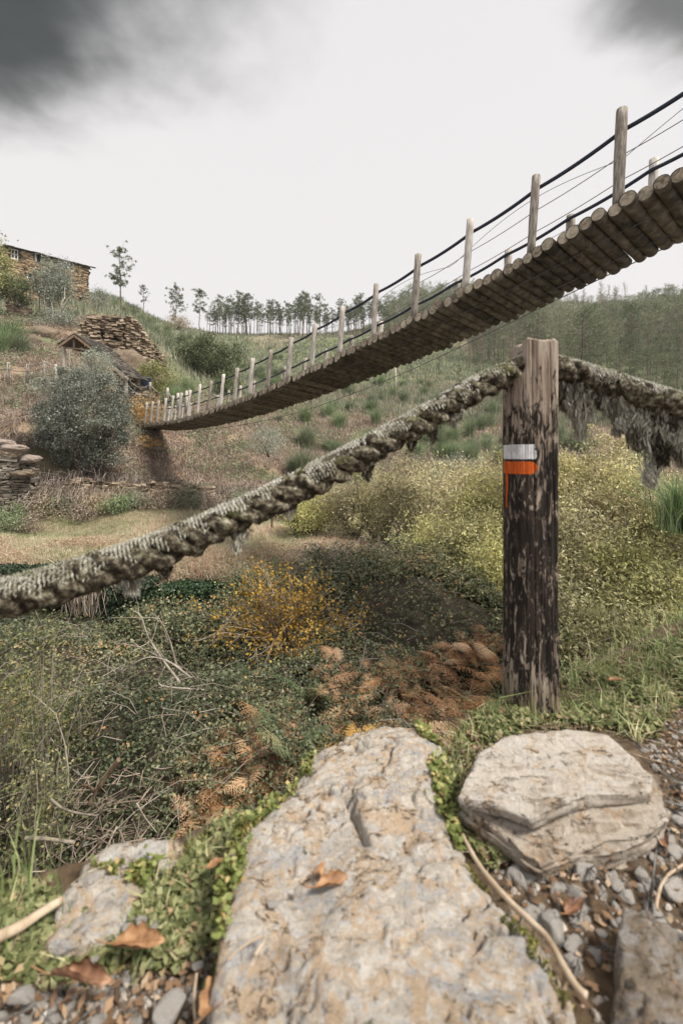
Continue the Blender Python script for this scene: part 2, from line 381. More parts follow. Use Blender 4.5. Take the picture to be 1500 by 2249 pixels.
# near bank: the path edge the camera stands on
EDGE = [(-7, -.6), (-3.0, .35), (-1.3, .66), (-.75, .78), (-.60, .84), (-.50, .89), (-.38, .915), (-.22, .96), (-.08, 1.01), (.08, 1.06), (.2, 1.10), (.33, 1.17), (.45, 1.27), (.62, 1.42), (.9, 1.56), (1.3, 1.78), (2.5, 2.3), (4.5, 3.0), (7, 3.4)]
ex = np.array([e[0] for e in EDGE]); ey = np.array([e[1] for e in EDGE])
def near_z(x, y, det=True):
    x = np.asarray(x, float); y = np.asarray(y, float)
    e = np.interp(x, ex, ey); s = y-e
    p = xyz(x, y)
    z = -.775+.055*np.clip(x, -3, 3)+.02*ss(.6, 1.4, y)*ss(.5, 1.2, x)
    z = z+(fbm(p, 3.0, 3)*.022+fbm(p, 14, 3, .5, 5)*.007 if det else 0)
    z = z+.035*np.exp(-((x-.42)**2+(y-1.17)**2)/.02)*1.0
    s2 = np.clip(s+.03+fbm(p, 5, 2, .5, 3)*.03, 0, 9)
    return z-2.2*s2**1.15/(1+.25*s2)
def bank():
    xs = np.unique(np.concatenate([np.linspace(-7, -1.2, 40), np.arange(-1.2, 1.9, .014), np.linspace(1.9, 7, 40)]))
    ys = np.unique(np.concatenate([np.linspace(-6, .4, 40), np.arange(.4, 2.1, .014), np.linspace(2.1, 5.0, 40)]))
    X, Y = np.meshgrid(xs, ys, indexing='ij'); Z = near_z(X, Y)
    m, nt, b, out = new_mat('damp soil'); v = coords(nt)
    n = noise(nt, 28, 6, .7, v); n2 = noise(nt, 4, 3, .5, v)
    c = ramp(nt, n, [(.3, (.04, .027, .018)), (.5, (.11, .078, .05)), (.72, (.26, .20, .145))])
    c = mixc(nt, mapr(nt, n2, .5, .6), c, ramp(nt, n, [(.3, (.05, .035, .02)), (.7, (.17, .115, .07))]))
    nt.links.new(c, b.inputs['Base Color']); b.inputs['Roughness'].default_value = .95; bump(nt, b, n, 1, .01)
    o = MB().add(np.stack([X, Y, Z], -1).reshape(-1, 3), grid_faces(len(xs), len(ys))).build('ground', m, smooth=True)
    tag(o, 'earth bank of the footpath in the foreground', 'ground', kind='structure')
bank()

# ------------------------------------------------------------------ rocks
def rockmat(name, cols, sc=1.0, foli=(0, 0, 0), lichen=.5, bd=.006, moss=0.0, warm=(.46, .34, .23), spec=.25, warmt=.0):
    m, nt, b, out = new_mat(name); v = coords(nt, (sc, sc, sc), foli); fine = coords(nt, (sc, sc, sc))
    v2 = coords(nt, (sc*.6, sc*2.4, sc*6), foli)
    n1 = noise(nt, 3.5, 9, .72, v, .9); n2 = noise(nt, 4.5, 7, .68, v2, 1.6); n3 = noise(nt, 60, 6, .8, fine); n4 = noise(nt, 7, 8, .78, v, 1.0); n7 = noise(nt, 22, 7, .78, v, .5)
    f = mathn(nt, 'ADD', mathn(nt, 'MULTIPLY', n1, .5), mathn(nt, 'MULTIPLY', n2, .5))
    c = ramp(nt, f, [(.38+i*.24/(len(cols)-1), x) for i, x in enumerate(cols)])
    c = mixc(nt, mapr(nt, n4, .54-warmt, .60-warmt, 0, .8), c, warm)
    c = mixc(nt, mapr(nt, n7, .56, .62, 0, .55), c, tuple(min(.70, x*1.22) for x in cols[-1]))
    c = mixc(nt, mapr(nt, n7, .43, .37, 0, .75), c, tuple(x*.5 for x in cols[0]))
    c = mixc(nt, 1.0, c, ramp(nt, n3, [(.30, (.66, .63, .59)), (.44, (.98, .97, .96)), (.62, (1.10, 1.09, 1.06)), (.74, (1.35, 1.33, 1.28))]), 'MULTIPLY')
    if lichen:
        n5 = noise(nt, 13, 8, .85, v, .5); c = mixc(nt, mapr(nt, n5, .68-lichen*.14, .70-lichen*.12, 0, .8), c, (.58, .565, .50))
    cn = nt.nodes.new('ShaderNodeTexNoise'); cn.inputs['Scale'].default_value = 1.6; cn.inputs['Detail'].default_value = 9; cn.inputs['Roughness'].default_value = .66; cn.inputs['Distortion'].default_value = .3
    nt.links.new(coords(nt, (sc*.7, sc*1.8, sc*2), foli), cn.inputs['Vector'])
    cr = mathn(nt, 'ABSOLUTE', mathn(nt, 'SUBTRACT', cn.outputs[0], .5), 0); ck = mapr(nt, cr, 0, .007, 1, 0)
    ck = mathn(nt, 'MULTIPLY', ck, mapr(nt, n4, .50, .56)); c = mixc(nt, ck, c, (.06, .045, .03))
    if moss:
        n6 = noise(nt, 6, 7, .75, v, .4); c = mixc(nt, mapr(nt, n6, .66-moss*.12, .70-moss*.10), c, (.10, .10, .025))
    nt.links.new(c, b.inputs['Base Color']); b.inputs['Roughness'].default_value = .85; b.inputs['Specular IOR Level'].default_value = spec
    hgt = mathn(nt, 'SUBTRACT', mathn(nt, 'ADD', mathn(nt, 'ADD', n1, mathn(nt, 'MULTIPLY', n7, .6)), mathn(nt, 'MULTIPLY', n3, .3)), mathn(nt, 'MULTIPLY', ck, .4))
    bump(nt, b, hgt, 1.0, bd); return m
M_rock = rockmat('pale schist', [(.31, .32, .345), (.49, .485, .49), (.49, .44, .38), (.64, .585, .515), (.555, .55, .55), (.68, .63, .56)], 2.6, (0, 0, .6), .45, .016, .35, (.56, .41, .27), .15, .05)
M_slab = rockmat('layered slate', [(.28, .235, .19), (.46, .405, .345), (.57, .52, .46), (.52, .485, .45), (.64, .59, .53)], 2.2, (0, 0, -.25), .45, .014, .0, (.42, .31, .205))
M_slabm = rockmat('brown slate layers', [(.18, .14, .10), (.34, .28, .22), (.48, .425, .36), (.42, .37, .315), (.56, .51, .45)], 2.2, (0, 0, -.25), .3, .014, .0, (.36, .24, .14))
M_stone = rockmat('grey stone', [(.34, .335, .33), (.50, .48, .455), (.62, .585, .54)], 3, (0, 0, 0), .3, .004, 0, (.44, .33, .24))
M_farrock = rockmat('far schist', [(.10, .08, .06), (.20, .16, .12), (.30, .25, .20)], .7, (0, 0, 0), .3, .05, .1, (.30, .19, .10))

def field_rock(name, mat, poly, top, edge=.05, step=.005, depth=.25, amp=.015, grain=(1, 2.4), seed=0, roundn=.5, extra=None, pad=.03):
    """a rock lying in the ground: outline poly (plan), top(x,y) surface height, sides plunging below the soil"""
    poly = [tuple(p) for p in poly]; a = np.array(poly); lo = a.min(0)-pad-edge; hi = a.max(0)+pad+edge
    xs = np.arange(lo[0], hi[0], step); ys = np.arange(lo[1], hi[1], step); X, Y = np.meshgrid(xs, ys, indexing='ij')
    p = xyz(X, Y, seed*3.1)
    wob = fbm(p, 9, 4, .55, seed)*.035+fbm(p, 40, 3, .5, seed)*.006
    d = sdf(X, Y, poly)+wob
    th = .6; gx = X*math.cos(th)+Y*math.sin(th); gy = -X*math.sin(th)+Y*math.cos(th)
    q = xyz(gx*grain[0], gy*grain[1], seed*1.7)
    Z = top(X, Y)+fbm(q, 4, 5, .5, seed)*amp*1.4+fbm(q, 14, 4, .6, seed+5)*amp*.7
    rid = np.abs(fbm(q, 6, 4, .55, seed+11)); Z = Z-amp*2.0*np.exp(-(rid/.03)**2)*ss(.0, .25, fbm(p, 3, 2, .5, seed+2))
    fine = fbm(p, 60, 3, .6, seed+1)*amp*.38; Z = Z+fine-amp*.9*ss(.30, .5, fbm(p, 34, 3, .6, seed+15))
    if extra is not None: Z = extra(X, Y, Z, d)
    t = np.clip((d+edge*1.6)/(edge*1.6), 0, 1); Z = Z-roundn*edge*t**2.2
    Z = Z-np.clip(d, 0, 9)*9
    keep = d < .05
    V = np.stack([X, Y, np.maximum(Z, top(X, Y)-depth)], -1).reshape(-1, 3)
    f = grid_faces(len(xs), len(ys)); k = keep.ravel(); f = f[k[f].all(1)]
    used = np.zeros(len(V), bool); used[f.ravel()] = True; idx = np.cumsum(used)-1
    return MB().add(V[used], idx[f]).build(name, mat, smooth=True)

def pl(pts, z=-.72): return [tuple(G(x, y, z)) for x, y in pts]
boul_px = [(530, 1800), (585, 1748), (640, 1705), (690, 1645), (750, 1612), (830, 1600), (935, 1592), (968, 1640), (985, 1705), (1003, 1775), (1020, 1838), (1055, 1885), (1125, 1965), (1200, 2045), (1265, 2150), (1300, 2300), (1290, 2600), (520, 2700), (430, 2300), (475, 2120), (470, 2010), (485, 1935), (520, 1850)]
BOUL = pl(boul_px, -.70)
def top_b(x, y):
    z = -.700+.012*ss(.8, 1.0, y)-.02*ss(-.12, -.34, x)*ss(.6, .9, y)-.012*ss(.2, .5, x)
    z = z+.016*fbm(xyz(x, y), 5, 2, .5, 12)
    return z
def ex_b(X, Y, Z, d):
    # deep cleft in the upper half, a shallow hollow where leaves gathered, ledge on the lower left
    c1 = dpoly(X, Y, [tuple(G(760, 1715, -.67)), tuple(G(790, 1770, -.67)), tuple(G(805, 1818, -.68))], False)
    Z = Z-.03*np.exp(-(c1/.006)**2)
    h = np.hypot((X-G(705, 1950, -.70)[0])/.07, (Y-G(705, 1950, -.70)[1])/.045); Z = Z-.014*np.exp(-h**2)
    c2 = dpoly(X, Y, [tuple(G(600, 2055, -.7)), tuple(G(625, 2120, -.7)), tuple(G(690, 2200, -.7)), tuple(G(760, 2249, -.7))], False)
    side = (X-Y*.25) < -.17
    Z = Z-.018*np.exp(-(c2/.012)**2)-.02*ss(.62, .52, Y)*ss(-.02, -.12, X)
    return Z
o = field_rock('bedrock_boulder', M_rock, BOUL, top_b, edge=.045, step=.0038, amp=.0115, seed=3, extra=ex_b)
tag(o, 'huge pale schist boulder with rusty patches filling the bottom middle of the foreground', 'rock')
LROCK = pl([(120, 1990), (150, 1930), (190, 1878), (250, 1846), (330, 1834), (400, 1838), (385, 1880), (330, 1925), (285, 1975), (255, 2030), (190, 2065), (115, 2060)], -.76)
o = field_rock('bank_rock', M_rock, LROCK, lambda x, y: -.752+0*x, edge=.03, step=.005, amp=.010, seed=8)
tag(o, 'smooth pale rock on the bank edge at lower left, grass growing over its right side', 'rock')

# layered slab to the right of the boulder: stacked irregular plates in one stone
def plate(mb, poly, zt, th, seed, inset=.02, amp=.0035, slope=(0, 0), under=.0, a=.5):
    c = np.mean(poly, 0); NA, NR = 220, 34
    per = np.array(poly+[poly[0]]); seg = np.r_[0, np.cumsum(np.hypot(*np.diff(per, axis=0).T))]
    s = np.arange(NA)/NA*seg[-1]; bx = np.interp(s, seg, per[:, 0]); by = np.interp(s, seg, per[:, 1])
    prof = [(r, 0) for r in np.linspace(.02, .98, NR-10)]+[(.992, -.02), (.998, -.08), (1., -.3), (1-.004-under*.3, -.5), (1-.005-under*.6, -.7), (1-under, -.82), (.99-under, -.92), (.96-under, -1), (.7, -1), (.1, -1)]
    rows = []
    for r, h in prof:
        x = c[0]+(bx-c[0])*r; y = c[1]+(by-c[1])*r; p = xyz(x, y, h*th*6)
        e = ss(.75, 1, r)*(fbm(xyz(bx, by, h*1.2), 12, 4, .6, seed)*.007+fbm(xyz(bx, by, h*3), 45, 3, .6, seed)*.006)
        dx, dy = unit(np.stack([bx-c[0], by-c[1]], -1)).T
        z = zt+slope[0]*(x-c[0])+slope[1]*(y-c[1])+h*th+fbm(xyz(x*1, y*2.2, h), 9, 4, .55, seed+3)*amp*2
        z = z+np.round(fbm(xyz(x*1.4, y*2.6, 0), 3.5, 2, .5, seed+9)*3)*amp*.8
        rows.append(np.stack([x+dx*e, y+dy*e, z], -1))
    V = np.array(rows).reshape(-1, 3); n = len(prof)
    V[:, :2] += 0
    i = np.arange(n-1)[:, None]*NA; j = np.arange(NA)[None]; k = (j+1) % NA
    mb.add(V, np.stack([i+j, i+NA+j, i+NA+k, i+k], -1).reshape(-1, 4), a)
    mb.F.append(np.array([list(range(mb.n-n*NA, mb.n-n*NA+NA))]))
def slab():
    z1 = -.655; mb = MB()
    A = pl([(1006, 1752), (1050, 1660), (1120, 1628), (1180, 1616), (1250, 1610), (1335, 1616), (1385, 1655), (1432, 1694), (1430, 1732), (1375, 1738), (1290, 1742), (1215, 1770), (1165, 1792), (1110, 1772), (1050, 1762)], z1)
    B = pl([(1004, 1762), (1035, 1735), (1200, 1712), (1400, 1698), (1445, 1728), (1466, 1790), (1420, 1815), (1330, 1822), (1250, 1842), (1188, 1864), (1150, 1848), (1095, 1812), (1045, 1785)], z1-.03)
    D = pl([(1040, 1780), (1200, 1700), (1430, 1720), (1475, 1790), (1455, 1830), (1405, 1862), (1340, 1880), (1255, 1885), (1190, 1872), (1140, 1838)], z1-.062)
    E_ = pl([(1180, 1800), (1400, 1780), (1440, 1850), (1380, 1908), (1300, 1908), (1240, 1880)], z1-.085)
    plate(mb, A, z1, .026, 1, under=.05, slope=(-.02, .07), amp=.0025); o = mb.build('slate_slab', M_slab, smooth=True)
    plate(mb := MB(), B, z1-.032, .030, 2, under=.06, slope=(-.03, .30), amp=.0045); plate(mb, [tuple(np.array(p)*.985+np.array([.004, .008])) for p in B], z1-.056, .024, 12, under=.05, slope=(-.03, .22)); mb.build('middle_layer', M_slabm, o, True)
    plate(mb := MB(), D, z1-.060, .032, 5, under=.06); plate(mb, E_, z1-.086, .03, 9, under=.06); mb.build('bottom_layer', M_slabm, o, True)
    tag(o, 'big flat-topped slate slab with stepped brown layers in front of the wooden post', 'rock')
slab()

# loose angular stones: a handful of shapes, each placed as its own object
import bmesh
def stone_mesh(seed, flat=.5, nm='stone'):
    r = random.Random(seed); bm = bmesh.new()
    for i in range(16):
        v = Vector((r.uniform(-1, 1), r.uniform(-1, 1), r.uniform(-1, 1)))
        if v.length > 1: v.normalize()
        v = v.normalized()*(.75+.25*r.random()); bm.verts.new((v.x, v.y*.75, v.z*flat))
    bmesh.ops.convex_hull(bm, input=bm.verts[:])
    for v in [v for v in bm.verts if not v.link_faces]: bm.verts.remove(v)
    bmesh.ops.bevel(bm, geom=bm.edges[:]+bm.verts[:], offset=.09, segments=2, affect='EDGES', profile=.6)
    bmesh.ops.triangulate(bm, faces=bm.faces[:])
    bmesh.ops.subdivide_edges(bm, edges=bm.edges[:], cuts=1, use_grid_fill=True)
    for v in bm.verts:
        p = np.array([[v.co.x, v.co.y, v.co.z]]); v.co *= 1+float(fbm(p, 2.5, 3, .5, seed)[0])*.10
    V = np.array([v.co[:] for v in bm.verts]); Fc = [[q.index for q in f.verts] for f in bm.faces]; bm.free(); return V, np.array(Fc)
STV = [stone_mesh(40+i, .35+.08*(i % 5)) for i in range(9)]
ST = []
def stone(px, py, w_px, label=None, z=-.735, var=None, rz=None, group='loose stones on the foreground soil', sy=1.0, cat='stone', lift=.25, tilt=(0, 0), sz=1.0):
    g = G(px, py, z); zz = z
    i = rng.integers(len(STV)) if var is None else var
    if i not in _stm:
        V, Fc = STV[i]; o = MB().add(V, Fc).build('stone', M_stone, smooth=True); _stm[i] = o.data
    else:
        o = bpy.data.objects.new('stone', _stm[i]); COL.objects.link(o)
    s = w_px/F*g[1]/2
    o.scale = (s, s*sy, s*sz); o.location = (g[0], g[1], zz-s*sz*lift*.3)
    o.rotation_euler = (tilt[0], tilt[1], rng.random()*6.28 if rz is None else rz)
    tag(o, label or 'small grey angular stone lying loose on dark soil around the slab', cat, group); return o
_stm = {}

# ------------------------------------------------------------------ near post with trail mark
POSTD = 1.20
def post_xy(z):
    t = (z+.745)/1.07
    return (1184-CX)/F*POSTD+.004*(1-t), POSTD+.066
def post_R(th, z):
    c, s = np.cos(th), np.sin(th); n = 3.0
    a, b = .0685, .066
    r = 1/((np.abs(c)/a)**n+(np.abs(s)/b)**n)**(1/n)
    t = (z+.745)/1.07
    p = np.stack([c*4, s*4, z*1.2+0*c], -1)
    g = fbm(np.stack([c*9, s*9, z*1.6+0*c], -1), 1, 4, .6, 4)
    r = r*(1+.05*fbm(p, 1, 3, .5, 2)+.035*g)+(-.0035)*np.exp(-(np.abs(fbm(np.stack([c*5, s*5, z*.9+0*c], -1), 1, 3, .5, 31))/.05)**2)
    r = r*(1+.05*(1-ss(0, .3, t)))
    # notch on the left shoulder where the rope sits
    nt = ss(.905, .93, t+.01*fbm(p, 3, 2))
    r = np.where(c*r < -.034, r*(1-nt)+nt*.034/np.maximum(-c, .2), r)
    # vertical split on the right
    sp = np.exp(-((th-5.35+.12*np.sin(z*5))/.06)**2)*.010
    return r-sp
def wood_post():
    m, nt, b, out = new_mat('weathered post wood')
    v = coords(nt, (9, 9, .9)); n1 = noise(nt, 7, 7, .65, v, .5); n2 = noise(nt, 6, 7, .78, coords(nt, (9, 9, 2.4)), .9); n3 = noise(nt, 22, 3, .5, coords(nt, (5, 5, .35)))
    dark = ramp(nt, n1, [(.32, (.008, .007, .006)), (.52, (.022, .017, .014)), (.70, (.07, .05, .037))])
    pale = ramp(nt, n1, [(.3, (.15, .10, .07)), (.55, (.35, .29, .235)), (.75, (.50, .45, .395))])
    sp = nt.nodes.new('ShaderNodeSeparateXYZ'); tcn = nt.nodes.new('ShaderNodeTexCoord'); nt.links.new(tcn.outputs['Object'], sp.inputs[0])
    topw = mapr(nt, sp.outputs[2], -.02, .30, 0, .21); botw = mapr(nt, sp.outputs[2], -.50, -.74, 0, .12)
    k = mathn(nt, 'ADD', mathn(nt, 'ADD', n2, topw), botw)
    f = mapr(nt, k, .545, .60)
    c = mixc(nt, f, dark, pale)
    green = mathn(nt, 'MULTIPLY', mapr(nt, sp.outputs[2], -.62, -.75, 0, 1), mapr(nt, n2, .5, .56)); c = mixc(nt, green, c, (.11, .12, .02))
    streak = mapr(nt, n3, .60, .72, 1, .3); c = mixc(nt, .8, c, mixc(nt, streak, (.2, .2, .2), (1, 1, 1)), 'MULTIPLY')
    nt.links.new(c, b.inputs['Base Color']); b.inputs['Roughness'].default_value = .85; bump(nt, b, mathn(nt, 'ADD', n1, n3), .9, .006)
    NA, NZ = 220, 240; th = np.arange(NA)/NA*2*math.pi; zz = np.linspace(-.83, .322, NZ)
    TH, ZZ = np.meshgrid(th, zz); Rr = post_R(TH, ZZ)
    cx = np.array([post_xy(z) for z in zz]); X = cx[:, 0:1]+Rr*np.cos(TH); Y = cx[:, 1:2]+Rr*np.sin(TH)
    Zt = ZZ+np.where(ZZ > .30, fbm(xyz(X, Y, 0), 25, 2, .5)*.012, 0)
    V = np.stack([X, Y, Zt], -1).reshape(-1, 3)
    i = np.arange(NZ-1)[:, None]*NA; j = np.arange(NA)[None]; k2 = (j+1) % NA
    mb = MB().add(V, np.stack([i+j, i+k2, i+NA+k2, i+NA+j], -1).reshape(-1, 4))
    # domed end grain
    base = V[-NA:]; ce = base.mean(0); rings = [base]
    for q in (.93, .8, .6, .35, .1): rr = ce+(base-ce)*q; rr[:, 2] += .004+.010*(1-q)+fbm(rr*1., 40, 3, .5, 6)*.006; rings.append(rr)
    W = np.concatenate(rings); i = np.arange(5)[:, None]*NA
    mb.add(W, np.stack([i+j, i+k2, i+NA+k2, i+NA+j], -1).reshape(-1, 4)); mb.F.append(np.array([list(range(mb.n-NA, mb.n))]))
    o = mb.build('handrail_post', m, smooth=True)
    tag(o, 'thick dark weathered wooden post with white and orange trail mark in the foreground', 'post')
    def mark(name, z0, z1, xr, col, seed, lab, drip=False, rounded=False):
        NA, NZ = 90, 40; th = np.linspace(R(168), R(282), NA); zz = np.linspace(z0, z1, NZ); TH, ZZ = np.meshgrid(th, zz)
        Rr = post_R(TH, ZZ)+.0016; cxy = np.array([post_xy(z) for z in zz])
        X = cxy[:, 0:1]+Rr*np.cos(TH); Y = cxy[:, 1:2]+Rr*np.sin(TH)
        V = np.stack([X, Y, ZZ], -1).reshape(-1, 3); f = np.stack([(np.arange(NZ-1)[:, None]*NA+np.arange(NA-1)[None]), (np.arange(NZ-1)[:, None]*NA+np.arange(1, NA)[None]), (np.arange(1, NZ)[:, None]*NA+np.arange(1, NA)[None]), (np.arange(1, NZ)[:, None]*NA+np.arange(NA-1)[None])], -1).reshape(-1, 4)
        fc = V[f].mean(1); t = (fc[:, 2]-z0)/(z1-z0); lx = fc[:, 0]-post_xy(0)[0]+.003
        w_ = fbm(fc, 60, 3, .6, seed)*.006+fbm(fc*[1, 1, 5], 40, 2, .5, seed)*.005
        lim = xr-(.020*(np.abs(t-.5)*2)**2.5 if rounded else 0)
        k = (lx < lim+w_) & (t > .04+np.abs(w_)*6) & (t < .96-np.abs(w_)*6)
        if drip: k = (np.tile(TH[:-1, :-1].ravel(), 1) > R(181)) & (TH[:-1, :-1].ravel() < R(192)+.05*np.sin(fc[:, 2]*60))
        f = f[k]; u = np.zeros(len(V), bool); u[f.ravel()] = 1; idx = np.cumsum(u)-1
        mm, n_, bb, _ = new_mat(name); q = noise(n_, 10, 5, .7, coords(n_, (9, 9, 2.5)))
        q2 = noise(n_, 16, 7, .8, coords(n_, (9, 9, 2.0))); n_.links.new(mixc(n_, mapr(n_, q2, .585, .62), mixc(n_, mapr(n_, q, .33, .60), tuple(x*.6 for x in col), col), (.05, .035, .025)), bb.inputs['Base Color']); bb.inputs['Roughness'].default_value = .6
        bump(n_, bb, q, .6, .003)
        return MB().add(V[u], idx[f]).build(name, mm, o, smooth=True)
    zf = lambda y: (HY-y)/F*POSTD
    mark('white_paint_mark', zf(1010), zf(974), -.008, (.70, .70, .72), 1, None)
    mark('orange_paint_mark', zf(1043), zf(1012), -.004, (.62, .115, .012), 2, None, rounded=True)
    mark('orange_paint_run', zf(1120), zf(1042), .0, (.55, .10, .012), 3, None, drip=True)
wood_post()

# ------------------------------------------------------------------ mossy ropes
def ropemats():
    m, nt, b, out = new_mat('mossy rope'); v = coords(nt)
    n = noise(nt, 55, 5, .7, v); n2 = noise(nt, 9, 4, .6, v)
    c = ramp(nt, n, [(.34, (.010, .008, .006)), (.47, (.045, .036, .024)), (.57, (.17, .15, .105)), (.68, (.42, .40, .33))])
    c = mixc(nt, mapr(nt, n2, .56, .66, 0, .5), c, (.13, .14, .05))
    nt.links.new(c, b.inputs['Base Color']); b.inputs['Roughness'].default_value = .95; bump(nt, b, n, 1, .01)
    return m
M_rope = ropemats()
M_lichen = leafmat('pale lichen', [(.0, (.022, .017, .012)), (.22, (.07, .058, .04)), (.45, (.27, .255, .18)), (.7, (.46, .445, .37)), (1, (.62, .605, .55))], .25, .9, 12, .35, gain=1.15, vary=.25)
M_mossg = leafmat('green moss tufts', [(.0, (.07, .08, .02)), (.5, (.17, .19, .045)), (1, (.30, .31, .09))], .25, .9, 8, .2, gain=1.15)
def smooth_path(pts, n=160):
    pts = np.array(pts, float)
    for _ in range(3):
        q = [pts[0]]
        for a, b in zip(pts[:-1], pts[1:]): q += [a*.75+b*.25, a*.25+b*.75]
        q.append(pts[-1]); pts = np.array(q)
    s = np.r_[0, np.cumsum(np.linalg.norm(np.diff(pts, axis=0), axis=1))]; t = np.linspace(0, s[-1], n)
    return np.stack([np.interp(t, s, pts[:, i]) for i in range(3)], -1)
def mossy_rope(pts, rad, label, seed, hang, nmoss, nhang, ext=()):
    l0 = np.linalg.norm(np.diff(smooth_path(pts, 300), axis=0), axis=1).sum(); path = smooth_path(list(pts)+[np.array(e, float) for e in ext], 460); n = len(path); lf = l0/np.linalg.norm(np.diff(path, axis=0), axis=1).sum(); L = np.linalg.norm(np.diff(path, axis=0), axis=1).sum()
    rr = np.interp(np.linspace(0, 1, n), np.linspace(0, 1, len(rad)), rad)*.97
    tw = lambda i, th: .96+.17*np.abs(np.cos(1.5*(th-i/n*L*24)))+.0*th
    Tn = unit(np.gradient(path, axis=0)); Un = unit(np.cross(np.array([0, 0, 1.]), Tn)); Wn = np.cross(Tn, Un); sl_ = np.linspace(0, L, n)
    fine = np.linspace(0, n-1, n*3); ip = lambda A_: np.stack([np.interp(fine, np.arange(n), A_[:, q]) for q in range(3)], -1); P3, U3, W3 = ip(path), ip(Un), ip(Wn); r3 = np.interp(fine, np.arange(n), rr); s3 = np.interp(fine, np.arange(n), sl_); cmb = MB()
    for q in range(3):
        ph = s3/.165*2*math.pi+q*2.094; c3 = P3+(np.cos(ph)[:, None]*U3+np.sin(ph)[:, None]*W3)*(r3*.46)[:, None]; tube(cmb, c3, r3*.54, 22, nz=.012, nsc=34, a=.3+.2*q)
    o = cmb.build('mossy_rope', M_rope, smooth=True)
    tag(o, label, 'rope', 'moss-covered handrail ropes at the foreground post')
    Tn = unit(np.gradient(path, axis=0))
    def surf(k, bias=0.0):
        i = rng.integers(0, n, k); d = rdir(k); d[:, 2] += bias; t = Tn[i]; d = unit(d-(d*t).sum(1, keepdims=True)*t)
        return path[i], t, d, rr[i]
    # rough clumps of lichen all over
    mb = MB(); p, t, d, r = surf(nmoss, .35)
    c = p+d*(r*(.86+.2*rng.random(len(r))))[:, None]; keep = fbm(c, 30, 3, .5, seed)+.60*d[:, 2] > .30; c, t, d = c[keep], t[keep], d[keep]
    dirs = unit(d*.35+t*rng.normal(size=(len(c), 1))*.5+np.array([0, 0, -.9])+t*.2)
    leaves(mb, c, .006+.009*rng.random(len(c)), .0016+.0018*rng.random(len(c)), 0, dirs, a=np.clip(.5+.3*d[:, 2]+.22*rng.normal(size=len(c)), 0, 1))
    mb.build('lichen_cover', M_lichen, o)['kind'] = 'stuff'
    mb = MB(); p, t, d, r = surf(nmoss//8, 2.2); c = p+d*(r*(.9+.12*rng.random(len(r))))[:, None]; keep = fbm(c, 12, 3, .5, seed+7) > .08; c, d = c[keep], d[keep]
    leaves(mb, c, .008+.008*rng.random(len(c)), .003, 0, unit(d+rdir(len(c))*.5)); mb.build('moss_cover', M_mossg, o)['kind'] = 'stuff'
    # hanging beards
    for h in range(nhang):
        i = int(hang[h][0]*lf*(n-1)) if h < len(hang) else rng.integers(5, n-5); ln = hang[h][1] if h < len(hang) else .012+.035*rng.random()**2
        mb = MB(); k = int(250+ln*7000); tt = rng.random(k)**.8; wdt = .006+ln*.10
        base = path[i]-np.array([0, 0, rr[i]*.75]); ax = Tn[i]
        for q_ in range(int(2+ln*32)):
            s_ = np.linspace(0, 1, 9)[:, None]; o_ = ax*rng.normal()*wdt*.9+np.array([0, rng.normal()*.008, 0]); L_ = ln*(.45+.6*rng.random())
            pth = base+o_*(1-.5*s_)-np.array([0, 0, 1.])*L_*s_+np.cumsum(rng.normal(size=(9, 3))*[.0022, .002, .0005], 0); tube(mb, pth, (.0045*(1-.72*s_[:, 0])+.0006)*(1+.4*rng.normal(size=9)*.5), 6, a=np.clip((.0 if (h*7+q_) % 3 == 0 else .5)+.3*rng.random(), 0, 1), nz=.003, nsc=90)
        wob = np.stack([np.sin(tt*7+h)*.10*ln, np.cos(tt*5+h)*.05*ln, 0*tt], -1)
        c = base+ax*(rng.normal(size=(k, 1))*wdt*(1-.72*tt[:, None]))+np.array([0, 1., 0])*(rng.normal(size=(k, 1))*.008*(1-.6*tt[:, None]))+wob-np.array([0, 0, 1.])*(tt*ln)[:, None]
        leaves(mb, c, .012+.016*rng.random(k), .0022+.0028*rng.random(k), 0, np.array([[0, 0, -1.]])+rdir(k)*.45, a=np.clip((.1 if h % 3 == 0 else .55)+.2*rng.random()+rng.normal(size=k)*.15, 0, 1))
        mb.build('lichen_beard', M_lichen, o)
    return o
LRS = .88
LR = [P(1150, 808, 1.25), P(1122, 820, 1.235), P(1050, 852, 1.21), P(960, 905, 1.18), P(870, 957, 1.14), P(760, 1016, 1.10), P(640, 1080, 1.06), P(520, 1137, 1.01), P(400, 1190, .97), P(250, 1246, .92), P(100, 1292, .88), P(-20, 1325, .86), P(-200, 1370, .84), P(-500, 1420, .82)]
mossy_rope(LR, [.036, .040, .041, .041, .042, .043, .043, .044], 'thick twisted rope crusted with grey lichen sloping down left from the post', 1,
           [(.30, .045), (.14, .04), (.43, .03), (.60, .035), (.64, .03), (.50, .05)], 100000, 20, [(-1.6, .80, -.40), (-2.3, .95, -.30), (-3.0, 1.1, -.12)])
RR = [P(1180, 800, 1.27), P(1215, 806, 1.265), P(1270, 822, 1.25), P(1340, 845, 1.22), P(1420, 872, 1.19), P(1500, 897, 1.16), P(1640, 930, 1.12), P(1900, 960, 1.05)]
mossy_rope(RR, [.036, .042, .044, .045, .045, .043], 'thick rope on the right of the post bearded with long hanging pale lichen', 2,
           [(.10, .09), (.125, .05), (.15, .16), (.165, .07), (.17, .13), (.20, .05), (.235, .05), (.25, .06), (.28, .06), (.29, .11), (.32, .08), (.305, .08), (.36, .13), (.345, .05), (.385, .12), (.405, .08), (.42, .06), (.415, .21), (.45, .14), (.44, .08), (.49, .13), (.47, .09), (.07, .04), (.53, .12), (.56, .10)], 100000, 32, [(1.9, 1.35, .02), (2.6, 1.75, .10), (3.2, 2.1, .22)])
